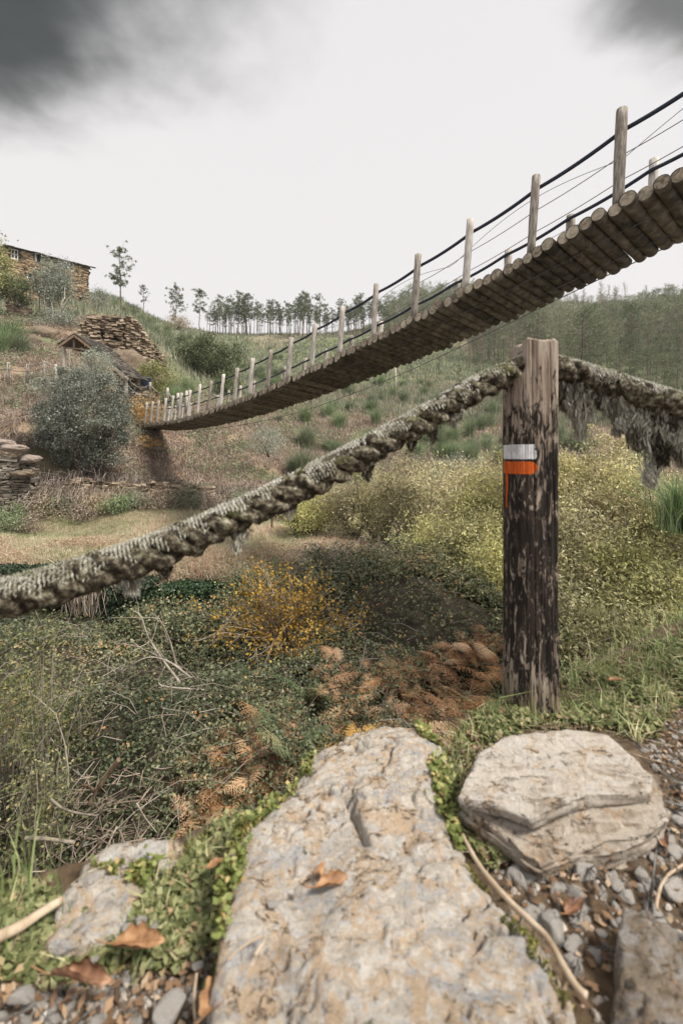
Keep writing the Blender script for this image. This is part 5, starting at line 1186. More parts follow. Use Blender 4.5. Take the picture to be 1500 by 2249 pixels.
def walls():
    dry_wall(tp(-60, 1120, 14.6), tp(78, 1125, 15.7), 2.2, 1.85, 'grey dry stone terrace wall at the left edge below the flat rocks', 3)
    dry_wall(tp(150, 1105, 16.4), tp(330, 1100, 17.2), .95, .85, 'brown dry stone terrace wall below the large olive bush', 4, M_dwall)
    dry_wall(tp(330, 1130, 16.6), tp(470, 1120, 17.4), 1.35, 1.1, 'terrace wall half hidden under hanging dry grass, right of the olive bush', 5, M_dwall)
    dry_wall(tp(-40, 790, 27), tp(60, 775, 28), .9, .8, 'low rubble wall behind the rope fence on the far left', 6, M_dwall)
    dry_wall(tp(15, 700, 37), tp(70, 705, 38), 1.4, 1.0, 'crumbling dark wall on the slope under the stone house', 7, M_dwall)
    dry_wall(tp(262, 868, 23.2), tp(318, 872, 24.2), .5, .45, 'low slate wall under the rope fence beside the bridge end', 8, M_gwall)
    dry_wall(tp(60, 935, 19.5), tp(-60, 925, 19), .45, .5, 'small slate terrace edge left of the olive bush', 10, M_gwall)
    # ruined masonry on the rocky knoll: a curved mass of stacked slate
    pts = [(172, 800, 32.6, 2.6), (200, 800, 33.0, 3.7), (235, 802, 33.4, 3.9), (272, 812, 33.8, 4.1), (305, 825, 34.6, 3.9), (335, 840, 35.6, 3.0), (360, 850, 37.0, 1.2)]
    mb = MB()
    for i in range(len(pts)-1):
        (a, ya, da, ha), (b, yb, db, hb) = pts[i], pts[i+1]; p0 = P(a, ya, da); p1 = P(b, yb, db); d = p1-p0; L = np.hypot(d[0], d[1]); u = np.array([d[0]/L, d[1]/L, 0]); n = np.array([u[1], -u[0], 0])
        slate_courses(mb, p0[:2], u, L, lambda t: p0[2]+(p1[2]-p0[2])*t/L-1.2, lambda t: p0[2]+(p1[2]-p0[2])*t/L+ha+(hb-ha)*t/L+.5*float(fbm(np.array([[t+i*3, 0, 0]]), 1.2, 3)[0]), lambda t, z, i=i: (i == 1 and .8 < t < 1.4 and abs(z-(p0[2]+2.2)) < .25) or (i == 2 and .5 < t < .75 and abs(z-p0[2]-2) < .15), n, (.05, .13), (.12, .5), .3, 20+i, .45)
        zt = min(ha, hb); boxes(mb, [(p0+p1)/2-n*.9+[0, 0, zt/2-.7]], np.array([u*L/2*1.05]), np.array([n*.5]), np.array([[0, 0, zt/2+.5]]), 0, .1)
    for _ in range(260):      # slumped rubble round the knoll
        t = rng.random(); px = 180+180*t; y = 0; dd = 31.6+3.5*t+rng.random()*4.5; p = T(px, dd); s = .12+.3*rng.random(); box(mb, p+[0, 0, rng.random()*.3], s*2, s*1.3, s*.5, rng.random()*6)
    tag(mb.build('ruined_wall', M_dwall), 'ruined brown schist wall crowning the rocky knoll above the shelter', 'ruin')
walls()
def blob_rock(px, y, d, sx, sy, sz, mat, label, seed, name='rock', rz=0, cat='rock', flat=.0):
    r = np.random.default_rng(seed); NA, NB = 48, 28; a = np.arange(NA)/NA*2*math.pi; b = np.linspace(-1.45, 1.5, NB); A, B = np.meshgrid(a, b)
    q = np.stack([np.cos(A)*np.cos(B), np.sin(A)*np.cos(B), np.sin(B)], -1); q = np.sign(q)*np.abs(q)**.8
    q = q*(1+.28*fbm(q+seed, 1.3, 3, .5)[..., None]+.10*fbm(q*[1, 1, 3]+seed, 4, 3, .6)[..., None]); V = (q*[sx, sy, sz]).reshape(-1, 3)
    i = np.arange(NB-1)[:, None]*NA; j = np.arange(NA)[None]; k = (j+1) % NA
    mb = MB().add(V, np.stack([i+j, i+k, i+NA+k, i+NA+j], -1).reshape(-1, 4)); mb.F.append(np.array([list(range(mb.n-NA, mb.n))])); mb.F.append(np.array([list(range(NA))[::-1]]))
    o = mb.build(name, mat, smooth=True); p = P(px, y, d); o.location = tuple(p); o.rotation_euler = (0, 0, rz); return tag(o, label, cat)
M_flat = rockmat('pinkish flat rock', [(.20, .17, .15), (.32, .27, .24), (.42, .36, .33)], 1, (0, 0, 0), .3, .03, 0, (.30, .20, .14))
def rocks():
    blob_rock(32, 984, 15.2, .42, .35, .13, M_flat, 'flat pinkish rock lying on the left terrace wall', 1, rz=.1)
    blob_rock(64, 1008, 15.5, .40, .3, .15, M_flat, 'tilted pale flat rock on the terrace left of the olive bush', 2, rz=-.3)
    blob_rock(6, 972, 15.4, .4, .3, .12, M_flat, 'small flat rock at the left photo edge above the terrace wall', 3)
    blob_rock(50, 1040, 15.1, .35, .25, .10, M_farrock, 'dark slate block sticking out of the terrace wall', 5)
    blob_rock(272, 800, 32, 1.5, 1.0, 1.15, M_farrock, 'rounded ochre rock face below the ruined wall', 7, 'outcrop')
    blob_rock(225, 815, 31, 1.4, 1.0, 1.1, M_farrock, 'brown rock outcrop right behind the shelter roof', 8, 'outcrop')
    blob_rock(325, 835, 33.5, 1.4, 1.0, 1.2, M_farrock, 'dry grassy rock shoulder at the right end of the knoll', 9, 'outcrop')
    blob_rock(95, 735, 33, 1.2, .8, .6, M_farrock, 'grey pink outcrop under the olive tree by the house', 10, 'outcrop')
    blob_rock(60, 750, 31, 1.0, .6, .5, M_farrock, 'dark outcrop beside the broom bush at left', 12, 'outcrop')
    blob_rock(345, 985, 20.6, .35, .25, .14, M_farrock, 'small dark rock on the bank under the bridge', 14)
rocks()

# ------------------------------------------------------------------ shelter, bin, fences of the far landing
M_greywood = woodmat('grey timber', [(.3, (.16, .14, .115)), (.5, (.32, .29, .25)), (.7, (.48, .45, .40))], (5, 5, 1), .4)
M_brownwood = woodmat('brown timber', [(.3, (.06, .04, .025)), (.5, (.16, .11, .07)), (.7, (.30, .22, .15))], (5, 5, 1), .4)
def shelter():
    o0 = P(165, 815, 22.5); root = empty('covered_stair', o0); tag(root, 'small wooden gabled shelter with a slate roof running down to the bridge', 'shelter'); inv = o0
    def B(mb, nm, mat, parent=root):
        for i in range(len(mb.V)): mb.V[i] = mb.V[i]-inv
        return mb.build(nm, mat, parent)
    D0, D1 = 22.3, 24.2
    for (px, y0, y1, d, r) in [(140, 757, 840, D0, .075), (190, 768, 850, D0, .075), (277, 824, 870, 22.6, .085), (262, 835, 870, 23.8, .06), (152, 765, 830, D1, .06), (200, 775, 835, D1, .06)]:
        tube(mb := MB(), [P(px, y1, d), P(px+.3, (y0+y1)/2, d), P(px, y0, d)], r, 10); B(mb, 'post', M_greywood)
    pk, el, er = P(163, 733, D0-.35), P(129, 757, D0-.35), P(203, 763, D0-.35); back = np.array([.35, 2.1, 0])
    def roofplane(a, b, n_rows, n_cols, ext, nm, seed):
        r = np.random.default_rng(seed); u = (b-a); L = np.linalg.norm(u); u = u/L; v = unit(ext); Lv = np.linalg.norm(ext); w_ = np.cross(u, v); w_ = w_ if w_[2] > 0 else -w_; Cc, X, Y, Z = [], [], [], []
        for i in range(n_rows):
            for j in range(n_cols):
                c = a+u*L*((i+.5)/n_rows)+v*Lv*((j+.5+r.uniform(-.1, .1))/n_cols)+w_*(.04+.015*r.random()); Cc.append(c); X.append(u*L/n_rows*.62+w_*.012); Y.append(v*Lv/n_cols*.5); Z.append(w_*.012)
        boxes(mb := MB(), Cc, np.array(X), np.array(Y), np.array(Z), .008); q = B(mb, nm, M_slate)
        mb = MB(); boxes(mb, [(a+b)/2+v*Lv/2], np.array([(b-a)/2]), np.array([v*Lv/2]), np.array([w_*.015]), 0, .5); B(mb, 'roof_boarding', M_brownwood, q)
        return q
    roofplane(pk, el, 5, 6, back, 'roof', 1); roofplane(pk, er, 6, 6, back, 'roof', 2)
    lo0, lo1 = P(205, 765, D0-.2), P(283, 828, D0+.1); roofplane(lo0, lo1, 12, 5, np.array([.3, 1.5, .05]), 'stair_roof', 3)
    for (a, b) in [(pk, el), (pk, er)]:
        beam(mb := MB(), a-[0, 0, .09], b-[0, 0, .09], .06, .10); B(mb, 'rafter', M_brownwood)
    beam(mb := MB(), P(138, 762, D0), P(194, 768, D0), .07, .08); B(mb, 'tie_beam', M_brownwood)
    beam(mb := MB(), P(163, 762, D0), P(163, 740, D0), .08, .08); B(mb, 'king_post', M_greywood)
    beam(mb := MB(), lo0-[0, 0, .12], lo1-[0, 0, .12], .08, .12); B(mb, 'stair_beam', M_greywood)
    beam(mb := MB(), P(250, 815, 22.5), P(272, 838, 22.5), .08, .09); B(mb, 'brace', M_brownwood)
shelter()
def bin_():
    p = P(320, 853, 25.5); root = empty('rubbish_bin', p); tag(root, 'dark blue round bin standing behind the rope fence near the bridge end', 'bin'); h = .55
    n = 24; z = [0, .02, .5, .55, .58]; r = [.26, .28, .31, .33, .33]
    tube(mb := MB(), [(0, 0, q) for q in z], r, n); mb.build('body', plain('dark blue plastic', (.025, .035, .06), .4), root, True)
    tube(mb := MB(), [(0, 0, .583), (0, 0, .62), (0, 0, .65)], [.345, .34, .25], n); mb.build('lid', plain('dark grey lid', (.10, .11, .12), .4), root, True)
bin_()
def landing_fence():
    # stakes of the rope fence that winds up from the bridge end
    st = [(400-0, 0, 0)]
    A = [(330, 846, 870, 22.2), (369, 851, 880, 21.4), (391, 863, 890, 20.6)]; A2 = [(277, 825, 855, 22.9)]
    posts = [(330, 839, 858, 22.6), (368, 851, 878, 21.8), (391, 863, 900, 21.2), (410, 858, 905, 20.6)]
    tops = []
    root = empty('rope_fence', P(330, 860, 22.6)); inv = P(330, 860, 22.6); tag(root, 'pale wooden stakes joined by slack ropes between shelter and bridge end', 'fence')
    def B(mb, nm, mat, sm=False):
        for i in range(len(mb.V)): mb.V[i] = mb.V[i]-inv
        return mb.build(nm, mat, root, sm)
    for px, y0, y1, d in posts: tube(mb := MB(), [P(px, y1, d), P(px, (y0+y1)/2, d), P(px, y0, d)], [.07, .065, .065], 9); B(mb, 'stake', M_bpost, True)
    pp_ = [(281, 832, 22.7)]+[(p[0], p[1]+4, p[3]) for p in posts]
    for off, r in ((0, .018), (14, .012)):
        for a, b in zip(pp_[:-1], pp_[1:]):
            A_ = P(a[0], a[1]+off, a[2]); B_ = P(b[0], b[1]+off, b[2]); t = np.linspace(0, 1, 14)[:, None]; q = A_+(B_-A_)*t; q[:, 2] -= (.30*4*t*(1-t))[:, 0]
            tube(mb := MB(), q, r, 6); B(mb, 'rope', M_greywood, True)
    root = empty('path_fence', P(60, 830, 20.5)); inv = P(60, 830, 20.5); tag(root, 'weathered stakes with two slack ropes along the path at the far left', 'fence')
    posts = [(-45, 798, 838, 21.5), (18, 795, 835, 21), (60, 800, 832, 20.6), (98, 792, 835, 20.3), (122, 800, 838, 20.6)]
    def B2(mb, nm, mat, sm=False):
        for i in range(len(mb.V)): mb.V[i] = mb.V[i]-inv
        return mb.build(nm, mat, root, sm)
    for px, y0, y1, d in posts: tube(mb := MB(), [P(px, y1+8, d), P(px, (y0+y1)/2, d), P(px, y0, d)], [.075, .065, .065], 9); B2(mb, 'stake', M_bpost, True)
    for off, r in ((3, .016), (15, .016)):
        for a, b in zip(posts[:-1], posts[1:]):
            A_ = P(a[0], a[1]+off, a[3]-.05); B_ = P(b[0], b[1]+off, b[3]-.05); t = np.linspace(0, 1, 12)[:, None]; q = A_+(B_-A_)*t; q[:, 2] -= (.06*4*t*(1-t))[:, 0]
            tube(mb := MB(), q, r, 6); B2(mb, 'rope', M_wire, True)
landing_fence()
def small_things():
    # thin dark post on the meadow and the little white notice
    p = T(597, 14.5); tube(mb := MB(), [p-[0, 0, .2], p+[.01, 0, .5], p+[.0, 0, 1.05]], .035, 8); tag(mb.build('meadow_stake', M_brownwood, smooth=True), 'thin dark wooden stake standing alone on the meadow', 'stake')
    d = 13.2; root = empty('notice', P(847, 1205, d)); tag(root, 'tiny white notice on a thin leaning stick by the willow thicket', 'sign')
    tube(mb := MB(), [(-.06, 0, -.2), (0, 0, .1), (.04, 0, .28)], .012, 6); mb.build('stick', M_greywood, root)
    a = math.radians(-20); X = np.array([[.075*math.cos(a), 0, .075*math.sin(a)]]); Z = np.array([[-.055*math.sin(a), 0, .055*math.cos(a)]]); boxes(mb := MB(), [(.05, -.02, .22)], X, np.array([[0, .004, 0]]), Z, 0, .5); mb.build('board', M_white, root)
    for i, (px, y0, y1, d) in enumerate([(868, 808, 868, 42), (520, 720, 745, 90)]):
        p = P(px, y1, d); q = P(px, y0, d); tube(mb := MB(), [p, (p+q)/2+[.03, 0, 0], q], .10 if i == 0 else .12, 6); tag(mb.build('dead_tree', M_palebark, smooth=True), ['pale dead tree stump rising from the scrub behind the bridge', 'thin pale dead trunk on the slope below the pine row'][i], 'tree trunk')
small_things()

# ------------------------------------------------------------------ individual shrubs and trees
def bush_at(px, y, d, **k): return P(px, y, d)
def shrubs():
    L = leafy
    L('olive_bush', 'large round grey green olive bush hiding the left end of the bridge', 'bush', P(180, 1035, 17.2), (1.62, 1.4, 1.75), 2.15, 64000, .10, .034, M_olive, 200, .20, 1, 14, .06, up=.3, hollow=.55)
    L('olive_shrub', 'smaller olive shrub growing up through the shelter roof', 'bush', P(215, 842, 21.5), (.85, .7, .85), .9, 5000, .08, .025, M_olive, 60, .16, 2, 7, .03)
    L('olive_tree', 'tall silvery olive tree in front of the stone house', 'tree', P(118, 735, 38), (1.5, 1.3, 2.0), 4.4, 11000, .17, .055, M_olive, 90, .38, 3, 10, .09, bark=M_palebark)
    L('olive_tree', 'lower part-bare olive tree just below the tall silvery one', 'tree', P(125, 752, 36), (2.0, 1.4, 1.2), 1.5, 6000, .16, .045, M_olive, 60, .34, 4, 10, .07, bark=M_palebark)
    L('broadleaf_tree', 'green tree at the left photo edge in front of the house', 'tree', P(-22, 690, 36), (1.2, 1.2, 2.6), 4.1, 9000, .19, .09, M_willowg, 90, .42, 5, 9, .1)
    L('green_shrub', 'dark green shrub at the foot of the left edge tree', 'bush', P(38, 668, 37), (1.0, .9, 1.2), 1.2, 3500, .17, .08, M_oak, 40, .3, 6, 6, .05)
    L('oak_tree', 'dark spreading holm oak on the slope behind the far bridge end', 'tree', P(462, 868, 46), (3.5, 2.6, 2.5), 3.6, 17000, .23, .10, M_oak, 150, .42, 7, 14, .13, hollow=.3)
    L('oak_shrub', 'small dark oak bush below the holm oak', 'bush', P(500, 862, 40), (1.2, 1.0, .9), .8, 3500, .17, .08, M_oak, 40, .3, 8, 6, .04)
    L('green_shrub', 'yellow green leafy shrub below the rocky knoll by the blue bin', 'bush', P(345, 868, 27.5), (1.15, .9, 1.05), 1.15, 4500, .10, .05, M_broomy, 50, .22, 9, 8, .03)
    L('pale_bush', 'pale grey bush behind the stone house on the skyline', 'bush', P(218, 690, 46), (1.5, 1.2, 1.3), 1.3, 3500, .17, .05, M_olive, 40, .35, 10, 7, .04)
    L('pale_bush', 'grey brown twiggy bush on the green slope above the oak', 'bush', P(390, 722, 62), (1.6, 1.2, 1.1), .9, 2500, .2, .05, M_heath, 40, .4, 13, 7, .04)
    L('olive_shrub', 'soft grey shrub on the bank under the middle of the bridge', 'bush', P(590, 1000, 22), (.9, .8, .8), .7, 4500, .08, .02, M_olive, 60, .2, 14, 7, .02)
    for i, (px, y, d, rx, rz) in enumerate([(912, 985, 27, .55, .4), (955, 1018, 24, .5, .4), (975, 1000, 25.5, .6, .45), (935, 1032, 22.5, .5, .35), (1000, 985, 27.5, .6, .5), (1045, 995, 27, .6, .4)]):
        L('lavender_shrub', 'low blue grey shrub on the slope left of the painted post', 'bush', T(px, d), (rx, rx*.8, rz), rz*.9, 2600, .075, .018, M_olive, 40, .16, 20+i, 5, .015, group='blue grey shrubs on the middle slope')
    # the thicket of pollarded yellow-green trees: middle distance
    mids = [(690, 13.5, 1075, .85, 0, 'leftmost yellow green willow of the thicket under the rope'), (765, 13, 1045, .9, 1, 'pale yellow willow second from the left in the thicket'), (830, 12.6, 1020, .95, 0, 'willow behind the tiny white notice'), (900, 12, 995, .95, 1, 'bright yellow willow in the middle of the thicket'), (960, 11.2, 1000, .95, 0, 'green willow of the thicket right of the middle'), (1015, 10.2, 985, .95, 1, 'yellow topped willow left of the painted post'), (1075, 9.4, 1010, .95, 0, 'dull green willow immediately left of the painted post'), (1040, 8.2, 1110, .95, 0, 'lower grey green willow left of the painted post'), (955, 8.9, 1150, .85, 0, 'small willow bush below the yellow thicket')]
    for i, (px, d, yt, rx, v, lab) in enumerate(mids):
        b = T(px, d); h = (HY-yt)/F*d-b[2]
        L('willow_tree', lab, 'tree', b, (rx, rx*.8, h*.44), h*.54, 10000, .075, .027, [M_willow, M_willowy, M_willowg][v], 52, .19, 40+i, 12, .035, bark=M_palebark, up=.2, hollow=.25, twigs=160, group='willow thicket in the valley')
    rights = [(1150, 9.2, 985, 1.0, 1, 'yellow willow whose top shows directly behind the painted post'), (1255, 9.0, 935, 1.1, 1, 'yellow crowned willow just right of the painted post'), (1335, 8.6, 960, 1.1, 1, 'willow under the hanging lichen, yellow at the top'), (1420, 8.2, 1010, 1.05, 0, 'pale green willow second from the right photo edge'), (1500, 7.6, 1075, 1.0, 2, 'willow cut by the right photo edge'), (1270, 6.9, 1140, .85, 0, 'lower bushy willow right of the middle of the post'), (1375, 6.3, 1190, .85, 2, 'grey green bush in front of the right-hand willows'), (1470, 5.9, 1230, .8, 2, 'dense green bush low at the right photo edge'), (1215, 6.0, 1290, .7, 2, 'dark green bush behind the lower part of the post'), (1330, 5.2, 1340, .65, 2, 'low bush behind the grass right of the post'), (1590, 6.6, 1130, 1.0, 0, 'willow beyond the right photo edge'), (1120, 7.2, 1160, .8, 0, 'grey green willow half hidden by the post')]
    for i, (px, d, yt, rx, v, lab) in enumerate(rights):
        b = T(px, d); h = (HY-yt)/F*d-b[2]
        L('willow_tree', lab, 'tree', b, (rx, rx*.85, h*.45), h*.55, 15000, .064, .025, [M_willow, M_willowy, M_willowg][v], 64, .17, 60+i, 14, .035, bark=M_palebark, up=.2, hollow=.25, twigs=200, group='willow thicket in the valley')
    for i, (px, d, rx, rz) in enumerate([(95, 15.4, .5, .5), (130, 15.8, .6, .4), (60, 14.2, .5, .3), (15, 13.8, .45, .35), (215, 16.0, .6, .35), (300, 16.3, .5, .3), (180, 15.6, .6, .4), (260, 15.8, .5, .35), (350, 16.2, .6, .4), (410, 16.4, .7, .4), (470, 16.5, .6, .35), (540, 16.8, .7, .45), (600, 16.9, .6, .4), (25, 15.0, .6, .4), (640, 16, .5, .4)]):
        L('heath_shrub', 'scrubby brown green bush growing against the terrace walls', 'bush', T(px, d), (rx, rx*.8, rz), rz*.8, 1800, .07, .028, [M_heath, M_broom][i % 2], 40, .15, 120+i, 6, .015, group='scrubby bushes against the terrace walls')
    for i, (px, d, rx, rz, lab) in enumerate([(765, 8.5, .85, .55, 'dark green bramble mound right of the yellow shrub'), (860, 8.3, .95, .6, 'large dark bramble mound in the middle of the ravine'), (945, 7.9, .85, .6, 'dark bramble mound left of the post under the willows'), (1040, 7.2, .8, .6, 'bramble mound touching the left side of the painted post'), (560, 8.6, .6, .4, 'low dark bramble bush beside the ivy wall'), (725, 6.6, .5, .25, 'low bramble bush in front of the yellow shrub'), (330, 7.6, .7, .4, 'dark bramble bush below the ivy wall'), (440, 7.4, .7, .4, 'second dark bramble bush below the ivy wall, nearer the yellow shrub')]):
        L('bramble_bush', lab, 'bramble', T(px, d), (rx, rx*.9, rz), rz*.75, 9000, .052, .034, M_bramble, 80, .13, 140+i, 9, .01, hollow=.6, up=.9)
    # left foreground saplings
    for i, (px, d, yt, rx, lab) in enumerate([(92, 3.7, 1335, .34, 'slim sapling with yellow green leaves at the left foreground'), (20, 4.0, 1430, .38, 'leafy sapling cut by the left photo edge'), (95, 3.3, 1640, .25, 'short leafy sapling below the slim one at lower left'), (150, 4.4, 1500, .32, 'small leafy sapling right of the slim one')]):
        b = T(px, d); h = (HY-yt)/F*d-b[2]
        L('sapling', lab, 'sapling', b, (rx*.9, rx*.9, h*.42), h*.58, 1700, .034, .016, M_sap, 70, .075, 90+i, 9, .012, bark=M_palebark, up=.3, hollow=.1, twigs=60)
    # yellow autumn shrub in the middle, and the one at the bridge end
    p = P(625, 1462, 6.7); p[2] = float(mound(p[0:1], p[1:2])[0])-.05; root = empty('yellow_shrub', p); tag(root, 'sparse twiggy shrub with bright yellow leaves in the middle of the ravine', 'shrub')
    tm = MB(); lm = MB(); r = np.random.default_rng(9)
    for i in range(60):
        az = r.random()*6.28; el = .35+r.random()*1.1; Ln = .75+.75*r.random(); dv = np.array([math.cos(az)*math.cos(el), math.sin(az)*math.cos(el)*.8, math.sin(el)]); s = np.linspace(0, 1, 9)[:, None]
        q = dv*Ln*s+np.array([0, 0, -.22])*s*s*Ln+np.cumsum(r.normal(size=(9, 3))*.018, 0); tube(tm, q, .009*(1-.8*s[:, 0]), 4, cap=False)
        for _ in range(9):
            t = .3+.7*r.random(); a = q[int(t*8)]; e = a+unit(r.normal(size=3)+dv*1.2)*(.15+.25*r.random()); sticks(tm, [a], [e], .003, .0012, 3); k = r.integers(5, 12); c = a+(e-a)*r.random((k, 1))*1.1+r.normal(size=(k, 3))*.03; leaves(lm, c, .030+.018*r.random(k), .020+.01*r.random(k), .3)
    tm.build('stems', M_palebark, root); lm.build('leaves', M_yellow, root); root.scale = (1.3, 1.2, 1.3); root.location.z += .12
    L('yellow_shrub', 'golden leaved shrub behind the posts at the far bridge end', 'shrub', P(305, 945, 22.8), (1.4, .8, .85), .95, 3600, .085, .055, M_yellow, 60, .25, 31, 12, .02, hollow=.1, bark=M_palebark)
    L('yellow_shrub', 'small yellow leaved spray hanging below the far bridge end', 'shrub', P(325, 985, 20.4), (.38, .3, .28), .3, 420, .075, .05, M_yellow, 14, .12, 32, 6, .012, bark=M_palebark)
    L('yellow_shrub', 'little yellow leaved sprig low on the brambles', 'shrub', P(540, 1590, 5.0), (.28, .2, .22), .25, 150, .035, .022, M_yellow, 12, .07, 33, 6, .006, bark=M_palebark)
shrubs()
def brooms():
    def broom(seed, h, sp, n, mat, wd=.012, nm='broom_shrub'):
        r = np.random.default_rng(seed); mb = MB(); b = r.normal(size=(n, 3))*[.10*sp, .10*sp, 0]; d = r.normal(size=(n, 3)); d[:, 2] = 0; d *= sp*.42
        for q in range(3): blades(mb, b+(rdir(n)*.03*q), h*(.5+.6*r.random(n)), wd, .25, D=d*(1-.15*q), seg=3, droop=.25)
        return mb.build(nm, mat)
    V = [broom(1, 1.0, .8, 300, M_broom), broom(2, .9, 1.0, 300, M_broom), broom(3, 1.1, .7, 260, M_broom), broom(4, .8, 1.1, 260, M_hillg)]
    first = [True]*4
    def put(k, loc, sc, lab, grp=None, cat='broom'):
        o = V[k] if first[k] else V[k].copy()
        if not first[k]: COL.objects.link(o)
        first[k] = False; o.location = tuple(loc); o.scale = (sc*1.15, sc*1.15, sc); o.rotation_euler = (0, 0, rng.random()*6.28); tag(o, lab, cat, grp); return o
    put(0, T(657, 13.6), .95, 'feathery green broom bush standing alone on the meadow')
    put(2, T(782, 13.2), .6, 'thin small broom bush near the white notice')
    put(1, T(20, 29, -.2), 2.2, 'large green broom bush at the left edge under the outcrop')
    put(2, T(47, 27.5, -.2), 1.4, 'bright green broom bush beside the large one at the left edge')
    put(0, T(5, 27, -.2), 1.8, 'green broom bush cut by the left photo edge')
    for px, d, s in [(378, 30, 1.9), (395, 32, 1.6), (365, 29, 1.2), (372, 33, 1.7), (410, 36, 1.8)]: put(rng.integers(3), T(px, d, -.2), s, 'tall green broom on the slope right of the rocky knoll', 'broom beside the knoll')
    put(1, P(1500, 1165, 6.2), 1.0, 'bluish green broom bush cut by the right photo edge')
    n = 0
    while n < 200:
        px = 560+rng.random()*1000; d = 23+rng.random()**1.2*40; x = (px-CX)/F*d
        if fbm(np.array([[x, d, 0]]), .16, 3, .5, 91)[0] < -.12 or (px < 640 and d < 27): continue
        put(rng.integers(4), T(px, d, -.1), .8+1.0*rng.random(), 'low green broom shrub on the heath slope below the forest', 'broom shrubs on the heath slope'); n += 1
    n = 0
    while n < 70:
        px = 210+rng.random()*420; d = 48+rng.random()*50; put(rng.integers(4), T(px, d, -.1), 1.0+1.1*rng.random(), 'green broom shrub on the open hillside under the pine row', 'broom shrubs on the open hillside'); n += 1
brooms()

# ------------------------------------------------------------------ ravine: ivy wall, ferns, dead wood
def ivy():
    for (px0, px1, d0, d1, yb0, yb1, h, lab, sd) in [(130, 350, 9.3, 9.3, 1420, 1415, 1.35, 'old terrace wall buried in dark ivy, left of the dead branches', 1), (350, 545, 9.3, 9.2, 1410, 1400, 1.25, 'ivy-covered terrace wall beside the yellow shrub', 2), (-120, 128, 9.3, 9.3, 1400, 1420, 1.45, 'ivy-grown wall at the left photo edge under the rope', 3)]:
        root = empty('ivy_wall', P((px0+px1)/2, yb0, d0)); inv = P((px0+px1)/2, yb0, d0); tag(root, lab, 'ivy wall')
        a = P(px0, yb0, d0); b = P(px1, yb1, d1); L = np.hypot(*(b-a)[:2]); u = unit(b-a)*[1, 1, 0]; mb = slate_courses(MB(), a[:2], u, L, lambda t: a[2]-.4, lambda t: a[2]+h-.1, None, np.array([0, -1., 0]), (.08, .14), (.2, .5), .2, sd, .05)
        boxes(mb, [(a+b)/2+[0, .3, h/2-.3]], np.array([u*L/2]), np.array([[0, .15, 0]]), np.array([[0, 0, h/2]]), 0, .1)
        for i in range(len(mb.V)): mb.V[i] = mb.V[i]-inv
        mb.build('masonry', M_dwall, root)
        n = 16000; t = rng.random(n); q = rng.random(n); zz = q*h*1.02+.10*fbm(xyz(t*L, 0*t), 2, 3, .5, sd)
        lob = .10+.22*(fbm(xyz(t*L, q*h), 1.3, 3, .5, sd+3))+.95*(1-q)**2*rng.random(n); c = a[None]+(b-a)[None]*t[:, None]; c = c+np.stack([0*t, -lob-.22*rng.random(n)*(1-.3*q), zz], -1)
        topn = rng.random(n) < .18; c[topn, 2] = a[2]+h+.06*rng.random(topn.sum())+.12*fbm(xyz(t[topn]*L, 0), 1.5, 3, .5, sd); c[topn, 1] += .1+.45*rng.random(topn.sum())
        mb = MB(); leaves(mb, c-inv, .055+.03*rng.random(n), .045, .55, a=np.clip(.45+.22*rng.normal(size=n), 0, 1)); mb.build('ivy', M_ivy, root)
ivy()
def fern(seed, nf, Ln, mat, droop=.30):
    r = np.random.default_rng(seed); mb = MB()
    for f in range(nf):
        az = f/nf*6.28+r.normal()*.35; L = Ln*(.6+.5*r.random()); el = .35+.45*r.random(); n = 12; s = np.linspace(0, 1, n)
        hd = np.array([math.cos(az), math.sin(az), 0]); q = hd*(L*(s*math.cos(el)+.25*s*s))[:, None]+np.array([0, 0, 1.])*(L*(s*math.sin(el)-droop*s**2.3*1.1))[:, None]
        sticks(mb, q[:-1], q[1:], .0035*(1-s[:-1])+.001, .0035*(1-s[1:])+.001, 3, .3)
        Tn = unit(np.gradient(q, axis=0)); side = np.cross(Tn, [0, 0, 1.]); side = unit(side); P_, D_, LL = [], [], []
        for i in range(3, n*2):
            t = i/(n*2); c = np.array([np.interp(t, s, q[:, k]) for k in range(3)]); tt = np.array([np.interp(t, s, Tn[:, k]) for k in range(3)]); sd = np.array([np.interp(t, s, side[:, k]) for k in range(3)])
            pl_ = L*.30*math.sin(math.pi*min(1, .12+t*.93))**.8
            for sg in (-1, 1):
                dv = unit(sd*sg+tt*.45+np.array([0, 0, -.28])+r.normal(size=3)*.10); m = 7
                for j in range(m):
                    u_ = (j+.5)/m; c2 = c+dv*pl_*u_+np.array([0, 0, -.10*pl_*u_*u_]); P_.append(c2); D_.append(unit(tt*(1 if j % 2 else -.6)+dv*.7)); LL.append(pl_*.36*(1-.65*u_)+.006)
        P_ = np.array(P_); D_ = np.array(D_); LL = np.array(LL); N = len(P_)
        B_ = unit(np.cross(D_, np.array([0, 0, 1.])+r.normal(size=(N, 3))*.25)); w_ = (LL*.42)[:, None]; l = LL[:, None]/2
        V = np.stack([P_-D_*l, P_+B_*w_/2, P_+D_*l, P_-B_*w_/2], 1); mb.add(V, np.arange(N*4).reshape(N, 4), np.repeat(np.clip(r.random()*.75+.25*r.random(N), 0, 1), 4))
    return mb.build('fern', mat)
